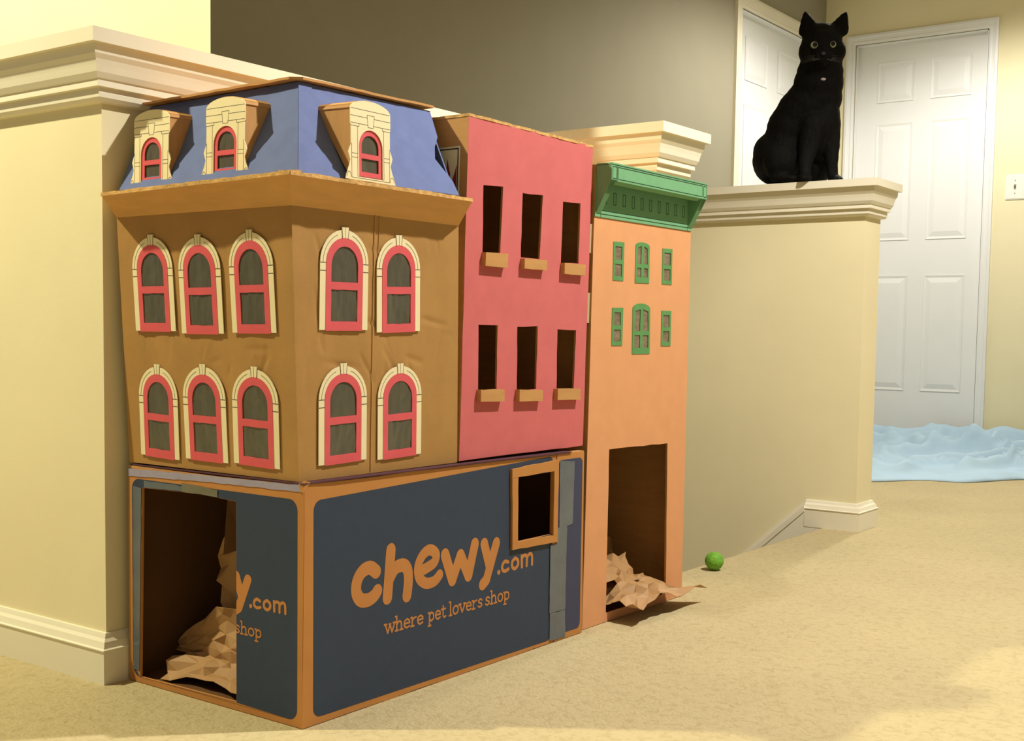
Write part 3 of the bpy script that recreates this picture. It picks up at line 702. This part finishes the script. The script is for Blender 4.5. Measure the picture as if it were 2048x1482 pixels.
# poster pasted on the house's side wall
FY = Frame((0, .3530, 0), (1, 0, 0), (.0, .0285, 1)); fo = (-.3530 + .3465 - .0022)
def side_pt(x_, z_): return (x_, .3465 + (z_ - .3455) * .0155 / .5495 - .0008, z_)
def side_slab(b, pts, t, off_=0.0): return b.slab([V(side_pt(*p)) + V((0, -off_, 0)) for p in pts], (), (0, -1, 0), t)
b = MB(); side_slab(b, [(-.17,.674),(-.0205,.674),(-.0205,.8475),(-.17,.8475)], .0004); po = b.build('pasted_poster', M['cream'], PK)
b = MB(); ring_o = [(-.165,.679),(-.0245,.679),(-.0245,.8435),(-.165,.8435)]
for a, c in zip(ring_o, ring_o[1:] + ring_o[:1]):
    horizontal = abs(a[1] - c[1]) < 1e-6
    x0_, x1_ = sorted((a[0], c[0])); z0_, z1_ = sorted((a[1], c[1])); g = .0009
    side_slab(b, [(x0_ - g, z0_ - g), (x1_ + g, z0_ - g), (x1_ + g, z1_ + g), (x0_ - g, z1_ + g)], .0003, .0005)
b.build('border_line', M['flyer_black'], po)
b = MB(); side_slab(b, [(-.163,.681),(-.0262,.681),(-.0262,.775),(-.04,.772),(-.163,.77)], .0003, .0005); b.build('printed_ground', M['flyer_black'], po)
b = MB()
for pts in ([(-.036,.784),(-.0265,.782),(-.0265,.818),(-.030,.806),(-.034,.796)], [(-.046,.800),(-.039,.802),(-.042,.812),(-.0455,.828),(-.047,.814)], [(-.06,.78),(-.045,.78),(-.05,.80)]): side_slab(b, pts, .0003, .0009)
b.build('printed_flames', M['flyer_red'], po)
# whitish tape tabs bridging to the orange house
for z0_, z1_, y_ in ((.700, .752, .7195), (.572, .626, .7155)):
    b = MB(); b.slab([(-.010, y_, z0_), (-.006, y_ + .0155, z0_ - .001), (-.006, y_ + .0155, z1_ + .001), (-.010, y_, z1_)], (), (1, 0, 0), .0006); b.build('tape_tab', M['tape_white'], PK)

# ------------------------------------------------------------------ orange house with the green cornice
OG = thing('cardboard_house', 'narrow orange paper-covered cardboard house with green cornice and tall doorway on the carpet', 'cardboard house', (-.14, .90, 0))
OO = [(.7105,.001),(1.0965,.001),(1.0995,.858),(.7300,.861),(.7265,.776)]
og_w = [[(.794,.653),(.832,.653),(.833,.726),(.794,.725)],[(.8755,.651),(.930,.652),(.9295,.7245),(.876,.7225)],[(.9815,.653),(1.0215,.653),(1.021,.725),(.981,.724)],
        [(.794,.530),(.8325,.530),(.834,.602),(.794,.601)],[(.870,.5135),(.938,.5135),(.936,.602),(.869,.602)],[(.983,.529),(1.022,.529),(1.022,.600),(.982,.600)]]
og_top = [0, .007, 0, 0, .010, 0]
DOOR = [(.793,.018),(1.0275,.018),(1.0205,.330),(.794,.333)]
def og_outline(i, d=0.0):
    w_ = inset(og_w[i], d); k = og_top[i]
    if not k: return w_
    (u0, v0), (u1, v1), (u2, v2), (u3, v3) = w_; c = (u2 + u3) / 2; r = (u2 - u3) / 2
    return [(u0, v0), (u1, v1)] + [(c + r * math.cos(math.pi * q / 12), (v2 + v3) / 2 + k * math.sin(math.pi * q / 12)) for q in range(13)]
hol = [og_outline(i, .0012) for i in range(6)]
b = MB(); plate(b, FR, wob(OO, .0006, .08, 12), [wob(DOOR, .0008, .03, 2)] + hol, -.0006); b.build('front_paper', M['orange'], OG)
b = MB(); plate(b, FR, OO, [inset(DOOR, -.001)] + [og_outline(i, .0002) for i in range(6)], -.004, -.0007); b.build('front_wall', M['card'], OG)
b = MB(); b.slab([(-.0006,.7107,.001),(-.31,.7107,.001),(-.31,.7290,.861),(-.0006,.7298,.861),(-.0006,.7267,.776)], (), (0, 1, 0), .004); b.build('side_wall', M['card'], OG)
b = MB(); b.slab([(-.0006,.7103,.001),(-.06,.7103,.001),(-.06,.7185,.335),(-.0006,.7185,.335)], (), (0, -1, 0), .0006); b.build('paper_flap', M['orange'], OG)
b = MB(); b.slab([(-.0006,1.0963,.001),(-.08,1.0925,.001),(-.31,1.0905,.001),(-.31,1.0905,.858),(-.08,1.0935,.858),(-.0006,1.0993,.858)], (), (0, -1, 0), .004); b.build('side_wall', M['card'], OG)
b = MB(); b.box((-.314, .7107, .001), (-.310, 1.0905, .858)); b.build('back_wall', M['card_shaded'], OG)
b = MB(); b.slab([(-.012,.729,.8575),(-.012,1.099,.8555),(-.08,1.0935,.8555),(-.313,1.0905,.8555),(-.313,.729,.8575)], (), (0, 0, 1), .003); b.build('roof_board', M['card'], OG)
b = MB(); b.box((-.309, .715, .001), (-.006, 1.092, .004)); b.build('bottom_board', M['card_shaded'], OG)
# green windows
for i in range(6):
    ol = og_outline(i, 0.0); (u0, v0), (u1, v1), (u2, v2), (u3, v3) = og_w[i]
    if og_top[i]:
        c0 = (u0 + u1) / 2; hw_ = (u1 - u0) / 2; vm = v0 + .46 * (v2 - v0)
        panes = [[(c0 - hw_ + .007, v0 + .012), (c0 - .005, v0 + .012), (c0 - .005, vm - .004), (c0 - hw_ + .007, vm - .004)],
                 [(c0 + .005, v0 + .012), (c0 + hw_ - .007, v0 + .012), (c0 + hw_ - .007, vm - .004), (c0 + .005, vm - .004)],
                 [(c0 - hw_ + .007, vm + .004), (c0 - .005, vm + .004), (c0 - .005, v2 - .001), (c0 - hw_ + .009, v2 - .005)],
                 [(c0 + .005, vm + .004), (c0 + hw_ - .007, vm + .004), (c0 + hw_ - .009, v2 - .005), (c0 + .005, v2 - .001)]]
    else:
        g = .007; vm = v0 + .48 * (v2 - v0)
        panes = [[(u0 + g, v0 + .008), (u1 - g, v0 + .008), (u1 - g, vm - .004), (u0 + g, vm - .004)], [(u0 + g, vm + .004), (u1 - g, vm + .004), (u1 - g, v2 - .009), (u0 + g, v2 - .009)]]
    b = MB(); plate(b, FR, ol, [wob(p_, .0004, .01, i * 5 + k) for k, p_ in enumerate(panes)], .0009, .0001); w_ = b.build('window', M['green_sash'], OG)
    for k, p_ in enumerate(panes):
        b = MB(); c0 = MB(); add_panes(c0, [(u + (.001 if u > sum(x[0] for x in p_) / 4 else -.001), v) for u, v in p_], i * 9 + k, .0006, .0035)
        b.add([FR.p(q.x, q.y, q.z - .0014) for q in c0.v], c0.f); b.build('pane', M['pane_brown'], w_, smooth=True, fix=False)
# cornice
pj, zT, zF, zB = .0345, .8625, .8300, .7665
yl = lambda z_: .7270 + (z_ - .776) * .05; yr = 1.0985
CN = MB(); plate(CN, FR, [(.7255, zB), (1.0985, zB), (1.1005, zT), (.7310, zT)], (), .0015, .0004); cn = CN.build('cornice', M['green'], OG)
b = MB(); Y0, Y1 = .7285, 1.1010
b.box((pj - .0015, Y0, zF), (pj, Y1, zT)); b.build('fascia', M['green'], cn)
b = MB(); b.slab([(0.002, Y0, zT - .003), (pj - .0015, Y0, zT - .003), (pj - .0015, Y1, zT - .003), (.002, Y1, zT - .003)], (), (0, 0, 1), .0025); b.build('top_board', M['green'], cn)
b = MB(); b.slab([(pj - .0016, Y0 + .014, zF + .001), (pj - .0016, Y1 - .014, zF + .001), (.0208, Y1 - .014, zF - .0045), (.0208, Y0 + .014, zF - .0045)], (), (0, 0, 1), .0012); b.build('soffit', M['green'], cn)
for y0_, y1_ in ((Y0, Y0 + .0165), (Y1 - .0176, Y1)):
    b = MB(); b.slab([(.0020, y0_, zB + .006), (pj - .0016, y0_, zF), (pj - .0016, y0_, zT - .004), (.0020, y0_, zT - .004)], (), (0, 1, 0), y1_ - y0_); b.build('bracket', M['green'], cn)
b = MB()
FF = Frame((pj, 0, 0), (0, 1, 0), (0, 0, 1)); FB = Frame((.0019, 0, 0), (0, 1, 0), (0, 0, 1))
def outl(fr_, u0, v0, u1, v1, wd=.0012):
    for p, q in (((u0, v0), (u1, v0)), ((u1, v0), (u1, v1)), ((u1, v1), (u0, v1)), ((u0, v1), (u0, v0))): strip(b, fr_, p, q, wd, .0003)
outl(FF, Y0 + .0035, zF + .004, Y0 + .0176, zT - .007); outl(FF, Y0 + .0225, zF + .004, Y1 - .0205, zT - .007); outl(FF, Y1 - .0155, zF + .004, Y1 - .0025, zT - .007)
strip(b, FF, (Y0, zT - .0035), (Y1, zT - .0035), .0014, .0003); strip(b, FF, (Y0 + .019, zF), (Y0 + .019, zT - .004), .0008, .0003); strip(b, FF, (Y0, zF + .0008), (Y0 + .019, zF + .0008), .0012, .0003)
for k in range(10):
    u = Y0 + .0275 + k * .0335; outl(FB, u, zB + .026, u + .0085, zB + .048, .0011)
strip(b, FB, (.728, zB + .0125), (1.098, zB + .0125), .0013, .0003); strip(b, FB, (.728, zB + .0060), (1.098, zB + .0060), .0013, .0003)
for u in (.7455, 1.080): strip(b, FB, (u, zB), (u, zB + .016), .0011, .0003)
for y0_ in (Y0, Y1 - .0165):
    fs_ = Frame((.0020, y0_, zB + .006), (0, 1, 0), (pj - .0036, 0, zF - zB - .006))
    for k in range(5): strip(b, fs_, (.0025 + k * .003, .040), (.0025 + k * .003, .066), .0006, .0003, .0001)
b.build('printed_lines', M['ink_green'], cn, fix=False)

PK.location += V((-.006, .0075, 0)); OG.location += V((-.009, .012, 0))

# ------------------------------------------------------------------ crumpled paper
def crumple(fn, nu, nv, seed, amp, folds=7, jag=.0048):
    rnd = random.Random(seed); F_ = []
    for _ in range(folds):
        a = rnd.uniform(0, math.pi); F_.append((math.cos(a), math.sin(a), rnd.uniform(-.2, 1.3), rnd.uniform(.5, 1.0) * rnd.choice((-1, 1)), rnd.uniform(2, 5)))
    b = MB(); vs = []; fs = []
    for j in range(nv + 1):
        for i in range(nu + 1):
            u, v = i / nu + rnd.uniform(-.25, .25) / nu, j / nv + rnd.uniform(-.25, .25) / nv
            p, n = fn(u, v)
            h = 0
            for cx, cy, c_, a, f_ in F_:
                d = (u * cx + v * cy - c_) * f_; h += a * (abs((d % 2) - 1) - .5)
            h = h / folds ** .5 + .35 * noise.noise(V((u * 6, v * 6, seed)))
            vs.append(V(p) + V(n) * (h * amp) + V((rnd.uniform(-jag, jag), rnd.uniform(-jag, jag), rnd.uniform(-jag, jag))))
    for j in range(nv):
        for i in range(nu):
            a = j * (nu + 1) + i
            if (i + j + seed) % 2: fs += [[a, a + 1, a + nu + 2], [a, a + nu + 2, a + nu + 1]]
            else: fs += [[a, a + 1, a + nu + 1], [a + 1, a + nu + 2, a + nu + 1]]
    return b, vs, fs
def paper(name, label, fn, nu, nv, seed, amp, folds=7, zmin=.0055, lim=None, parent=None, name_door=False):
    b, vs, fs = crumple(fn, nu, nv, seed, amp, folds)
    for p in vs:
        p.z = max(p.z, zmin)
        if name_door and p.x < .0:
            p.y = min(p.y, 1.030)
        if lim:
            p.x = min(max(p.x, lim[0]), lim[1]); p.y = min(max(p.y, lim[2]), lim[3])
    b.add(vs, fs); o = b.build(name, M['crumple'], parent, fix=False)
    s_ = o.modifiers.new('thickness', 'SOLIDIFY'); s_.thickness = .0008; s_.offset = 1
    if label: tag(o, label, 'paper')
    return o
LB = (-.374, -.012, .010, .66)
paper('crumpled_paper', 'crumpled brown paper sheet lying flat in the opening of the navy box', lambda u, v: ((-.330 + .30 * u, .016 + .045 * (1 - u) * v + .11 * v * u + .012 * math.sin(5 * u), .012 + .035 * v + .010 * u), (0, -.3, 1)), 13, 7, 4, .013, 7, .0065, LB)
paper('crumpled_paper', 'brown paper sheet standing deep inside the navy box behind its lettered end panel', lambda u, v: ((-.318 + .19 * u + .040 * abs(v - .55) * 2, .104 + .03 * u + .02 * v, .075 + .165 * v), (-.4, -.9, .1)), 7, 8, 9, .022, 6, .05, (-.374, -.012, .066, .66))
paper('crumpled_paper', 'folded brown paper piece between the flat and the standing sheet in the navy box', lambda u, v: ((-.366 + .16 * u - .01 * v, .078 + .010 * v, .034 + v * (.012 + .075 * min(1, 1.5 * u))), (0, -1, .3)), 7, 6, 17, .012, 5, .012, (-.374, -.012, .066, .092))
paper('crumpled_paper', 'crumpled brown paper spilling out of the orange house doorway onto the carpet', lambda u, v: ((-.050 + .108 * v, .812 + .205 * u + .06 * v * u, .034 + .024 * math.sin(3.0 * u + .3) - .012 * v + .008 * u), (0, 0, 1)), 12, 8, 21, .026, 7, .021, (-.30, .066, .808, 1.088), None, True)
paper('crumpled_paper', 'folded brown paper sheet lying just inside the orange doorway on its left side', lambda u, v: ((-.100 + .080 * v, .815 + .15 * u + .045 * (1 - v), .112 - .040 * v - .02 * u), (.3, 0, 1)), 8, 6, 33, .020, 6, .06, (-.30, -.016, .74, 1.07))
paper('crumpled_paper', 'upright brown paper sheet standing at the back of the orange doorway', lambda u, v: ((-.135 - .02 * v, .955 + .10 * u, .05 + .085 * v - .02 * u), (1, 0, .1)), 6, 7, 41, .014, 6, .02, (-.30, -.112, .74, 1.07))

# ------------------------------------------------------------------ ball
bm = bmesh.new(); bmesh.ops.create_icosphere(bm, subdivisions=5, radius=.0215)
for v in bm.verts:
    n_ = v.co.normalized(); h = noise.noise(n_ * 9) * .0006 + abs(noise.noise(n_ * 22)) * .0009; v.co += n_ * h
me = bpy.data.meshes.new('ball'); bm.to_mesh(me); bm.free(); me.materials.append(M['ball'])
for p in me.polygons: p.use_smooth = True
o = bpy.data.objects.new('ball', me); col.objects.link(o); o.location = (-.086, 1.410, .0222)
tag(o, 'small bumpy green rubber ball on the carpet at the head of the stairs', 'ball')

# ------------------------------------------------------------------ blanket
def blanket():
    nu, nv = 110, 80; vs = []; fs = []
    A, B_, C, D = V((-1.05, 3.20, 0)), V((.45, 3.95, 0)), V((.35, 4.93, 0)), V((-1.10, 4.93, 0))
    ridges = [((.10,.80),(.55,.60),.050,.035),((.30,.98),(.62,.97),.075,.05),((.66,.90),(.99,.86),.050,.04),((.50,.62),(.98,.72),.055,.035),((.42,.30),(.70,.52),.045,.03),
              ((.60,.12),(.78,.30),.045,.030),((.15,.20),(.45,.10),.030,.03),((.05,.95),(.34,.93),.060,.04),((.75,.20),(.99,.28),.060,.05),((.30,.45),(.42,.75),.035,.03),((.12,.62),(.50,.78),.030,.014),((.48,.80),(.62,.55),.034,.014),((.56,.58),(.97,.60),.036,.013),((.35,.20),(.60,.34),.028,.013),((.62,.34),(.72,.08),.040,.014),((.72,.08),(.90,.22),.036,.016),((.20,.40),(.44,.44),.022,.012),((.70,.74),(.98,.80),.034,.013),((.50,.90),(.80,.76),.036,.014),((.80,.45),(.99,.52),.035,.03)]
    for j in range(nv + 1):
        for i in range(nu + 1):
            u, v = i / nu, j / nv
            p = A.lerp(B_, u).lerp(D.lerp(C, u), v)
            p += V((0, .11 * math.sin(9 * u + 1) * (1 - v) + .12 * noise.noise(V((u * 9, v * 3, 5))) * (1 - v), 0))
            z = .014 + .030 * abs(noise.noise(V((u * 6, v * 6, 1.5)))) + .022 * abs(noise.noise(V((u * 14 + v * 6, v * 15, 7.5))))
            for (a, c, h, wd) in ridges:
                a = V(a); c = V(c); q = V((u, v)); s_ = max(0, min(1, (q - a).dot(c - a) / (c - a).length_squared)); d = (q - a.lerp(c, s_))
                d.x += .03 * noise.noise(V((u * 8, v * 8, h * 100))); d = d.length
                z += 1.5 * h * math.exp(-(d / (wd * .8)) ** 2)
            e = max(0, min(1, 11 * min(u, 1 - u, v, 1 - v + .05))); z = .0035 + (z - .0035) * e ** .6
            p.z = z; p.y = min(p.y, 4.928); vs.append(p)
    for j in range(nv):
        for i in range(nu): a = j * (nu + 1) + i; fs.append([a, a + 1, a + nu + 2, a + nu + 1])
    b = MB(); b.add(vs, fs); o = b.build('blanket', M['cloth'], smooth=True, fix=False)
    s_ = o.modifiers.new('thickness', 'SOLIDIFY'); s_.thickness = .003; s_.offset = -1
    tag(o, 'rumpled pale blue blanket lying on the carpet before the panelled door', 'blanket')
blanket()

# ------------------------------------------------------------------ cat
CT = bpy.data.objects.new('cat', None); col.objects.link(CT); CT.empty_display_size = .05
CT.location = (-.2395, 2.222, .9865); CT.rotation_euler = (0, 0, .6325)
CT['label'] = 'black cat sitting on the end of the far half wall, facing the camera'; CT['category'] = 'cat'
K = 1 / 699.0
def cp(u, v, d):
    z = 1.012 * (366 - v + 80 * d) / (701 - 195 * d)
    return V(((u - 1606.5 - 21 * z + 158 * d) / 688, d, z))
def cat_body():
    bm = bmesh.new()
    def ell(u, v, d, rx, ry, rz, rot=0.0):
        ret = bmesh.ops.create_icosphere(bm, subdivisions=3, radius=1.0)
        mm = Matrix.Translation(cp(u, v, d)) @ Matrix.Rotation(rot, 4, 'Y') @ Matrix.Diagonal((rx, ry, rz, 1))
        bmesh.ops.transform(bm, matrix=mm, verts=ret['verts'])
    def limb(pts):
        for (p, r0), (q, r1) in zip(pts, pts[1:]):
            P, Q = cp(*p), cp(*q); n = max(2, int((Q - P).length / .006))
            for k in range(n + 1):
                s_ = k / n; ret = bmesh.ops.create_icosphere(bm, subdivisions=2, radius=r0 + (r1 - r0) * s_)
                bmesh.ops.translate(bm, vec=P.lerp(Q, s_), verts=ret['verts'])
    # hindquarters, back and chest
    ell(1553, 316, .060, .070, .080, .072); ell(1547, 300, .065, .060, .070, .060)
    ell(1570, 285, .055, .068, .078, .080, .3); ell(1585, 250, .045, .072, .074, .085, .45)
    ell(1604, 222, .030, .074, .070, .078, .5); ell(1622, 205, .015, .078, .066, .075, .3)
    ell(1634, 190, .005, .072, .060, .070); ell(1637, 162, -.005, .0715, .060, .060); ell(1640, 140, -.014, .0665, .056, .050); ell(1642, 122, -.026, .0600, .052, .040)
    ell(1646, 235, .000, .048, .052, .080); ell(1640, 270, .015, .045, .050, .060)
    # thigh and hind foot
    ell(1562, 318, .000, .052, .042, .058, -.3); limb([((1548, 350, -.012), .014), ((1586, 351, -.048), .011)])
    limb([((1538, 330, .09), .04), ((1545, 349, .09), .014), ((1590, 350, .10), .012)])
    # front legs and paws
    limb([((1626, 245, -.025), .040), ((1616, 290, -.035), .029), ((1609, 325, -.052), .0195), ((1609, 345, -.060), .0165)])
    ell(1609, 350, -.066, .0205, .026, .0130); ell(1604, 351, -.084, .0085, .010, .0085); ell(1611, 351, -.087, .0085, .010, .0085); ell(1617, 351, -.083, .008, .010, .0085)
    limb([((1656, 240, -.005), .037), ((1661, 285, -.012), .026), ((1663, 322, -.022), .0180), ((1665, 348, -.026), .0155)])
    ell(1671, 353, -.034, .0210, .026, .0130); ell(1668, 355, -.052, .008, .010, .0085); ell(1675, 355, -.054, .008, .010, .0085); ell(1681, 355, -.048, .008, .010, .0085)
    # tail laid along the cap behind
    limb([((1535, 345, .12), .018), ((1550, 352, .13), .014), ((1590, 356, .12), .012)]); ell(1634, 322, .065, .046, .05, .062); ell(1592, 338, .045, .030, .040, .034)
    # head: skull, cheeks, muzzle, chin, brow
    hd = -.045
    ell(1643, 88, hd, .0590, .056, .0530); ell(1643, 72, hd + .004, .050, .046, .040); ell(1615, 100, hd - .004, .025, .034, .032); ell(1672, 99, hd - .004, .025, .034, .032)
    ell(1644, 108, hd - .036, .026, .026, .020); ell(1634, 112, hd - .046, .0145, .016, .0125); ell(1655, 111, hd - .046, .0145, .016, .0125); ell(1645, 121, hd - .036, .014, .018, .010)
    ell(1644, 92, hd - .036, .013, .022, .022)
    # ears: flattened cones
    for (bu, bv), (tu, tv), sx in (((1620, 62), (1610, 20), -1), ((1672, 60), (1691, 20), 1)):
        P, Q = cp(bu, bv, hd), cp(tu, tv, hd + .002); n = 22
        for k in range(n + 1):
            s_ = k / n; r = .0330 * (1 - s_) ** .80 + .0022
            ret = bmesh.ops.create_icosphere(bm, subdivisions=2, radius=1); mm = Matrix.Translation(P.lerp(Q, s_)) @ Matrix.Diagonal((r, r * .42 + .002, r * .5, 1))
            bmesh.ops.transform(bm, matrix=mm, verts=ret['verts'])
    me = bpy.data.meshes.new('tmp'); bm.to_mesh(me); bm.free()
    o = bpy.data.objects.new('tmp', me); col.objects.link(o)
    r = o.modifiers.new('r', 'REMESH'); r.mode = 'VOXEL'; r.voxel_size = .0042
    s_ = o.modifiers.new('s', 'SMOOTH'); s_.factor = .5; s_.iterations = 14
    dg = bpy.context.evaluated_depsgraph_get(); m2 = bpy.data.meshes.new_from_object(o.evaluated_get(dg)); bpy.data.objects.remove(o)
    m2.name = 'body'
    for v in m2.vertices:
        n_ = v.normal; v.co += n_ * (.0012 * noise.noise(V((v.co.x * 160, v.co.y * 160, v.co.z * 60))) + .0008)
    m2.materials.clear(); m2.materials.append(M['fur'])
    for p in m2.polygons: p.use_smooth = True
    ob = bpy.data.objects.new('body', m2); col.objects.link(ob); ob.parent = CT
    return ob
cat_body()
def cat_ball(name, u, v, d, rx, ry, rz, material, parent=CT, rot=0):
    bm = bmesh.new(); bmesh.ops.create_icosphere(bm, subdivisions=3, radius=1)
    bmesh.ops.transform(bm, matrix=Matrix.Rotation(rot, 4, 'Y') @ Matrix.Diagonal((rx, ry, rz, 1)), verts=bm.verts)
    me = bpy.data.meshes.new(name); bm.to_mesh(me); bm.free(); me.materials.append(material)
    for p in me.polygons: p.use_smooth = True
    o = bpy.data.objects.new(name, me); col.objects.link(o); o.parent = parent
    q = cp(u, v, d); o.location = q if parent == CT else q - V(parent['c']); return o
for eu, ev, ed_ in ((1627.5, 87.5, -.0905), (1662.5, 85.5, -.0935)):
    e = cat_ball('eye', eu, ev, ed_, .0104, .0085, .0098, M['iris'])
    bm = bmesh.new(); bmesh.ops.create_icosphere(bm, subdivisions=3, radius=1); bmesh.ops.transform(bm, matrix=Matrix.Diagonal((.0066, .003, .0070, 1)), verts=bm.verts)
    me = bpy.data.meshes.new('pupil'); bm.to_mesh(me); bm.free(); me.materials.append(M['pupil']); po_ = bpy.data.objects.new('pupil', me); col.objects.link(po_); po_.parent = e; po_.location = (.0003, -.0065, .0003)
cat_ball('nose', 1644.5, 104, -.1085, .0066, .006, .0050, M['nose'])
for (bu, bv), (tu, tv) in (((1618, 60), (1611.5, 29)), ((1676, 57), (1689, 28))):
    P, Q = cp(bu, bv, -.0615), cp(tu, tv, -.0500); s_ = .0145
    b = MB(); b.add([P + V((-s_, .006, -.002)), P + V((s_, .006, -.002)), Q, P + V((0, .010, .0))], [[0, 1, 2], [0, 2, 3], [1, 3, 2], [0, 3, 1]]); o = b.build('inner_ear', M['ear_in'], None); o.parent = CT
cat_ball('chest_tuft', 1645.5, 154, -.0640, .0075, .004, .0042, M['tuft'])
b = MB()
for k in range(5):
    for sx in (-1, 1):
        p = cp(1644.5 + sx * 8, 110 + k * 1.3, -.104); q = cp(1644.5 + sx * (36 + 3 * k), 106 + k * 4.5, -.085); r = .00025
        b.add([p + V((0, 0, r)), p - V((0, 0, r)), q, p + V((0, r, 0))], [[0, 1, 2], [1, 3, 2], [3, 0, 2]])
o = b.build('whiskers', M['whisker'], None); o.parent = CT
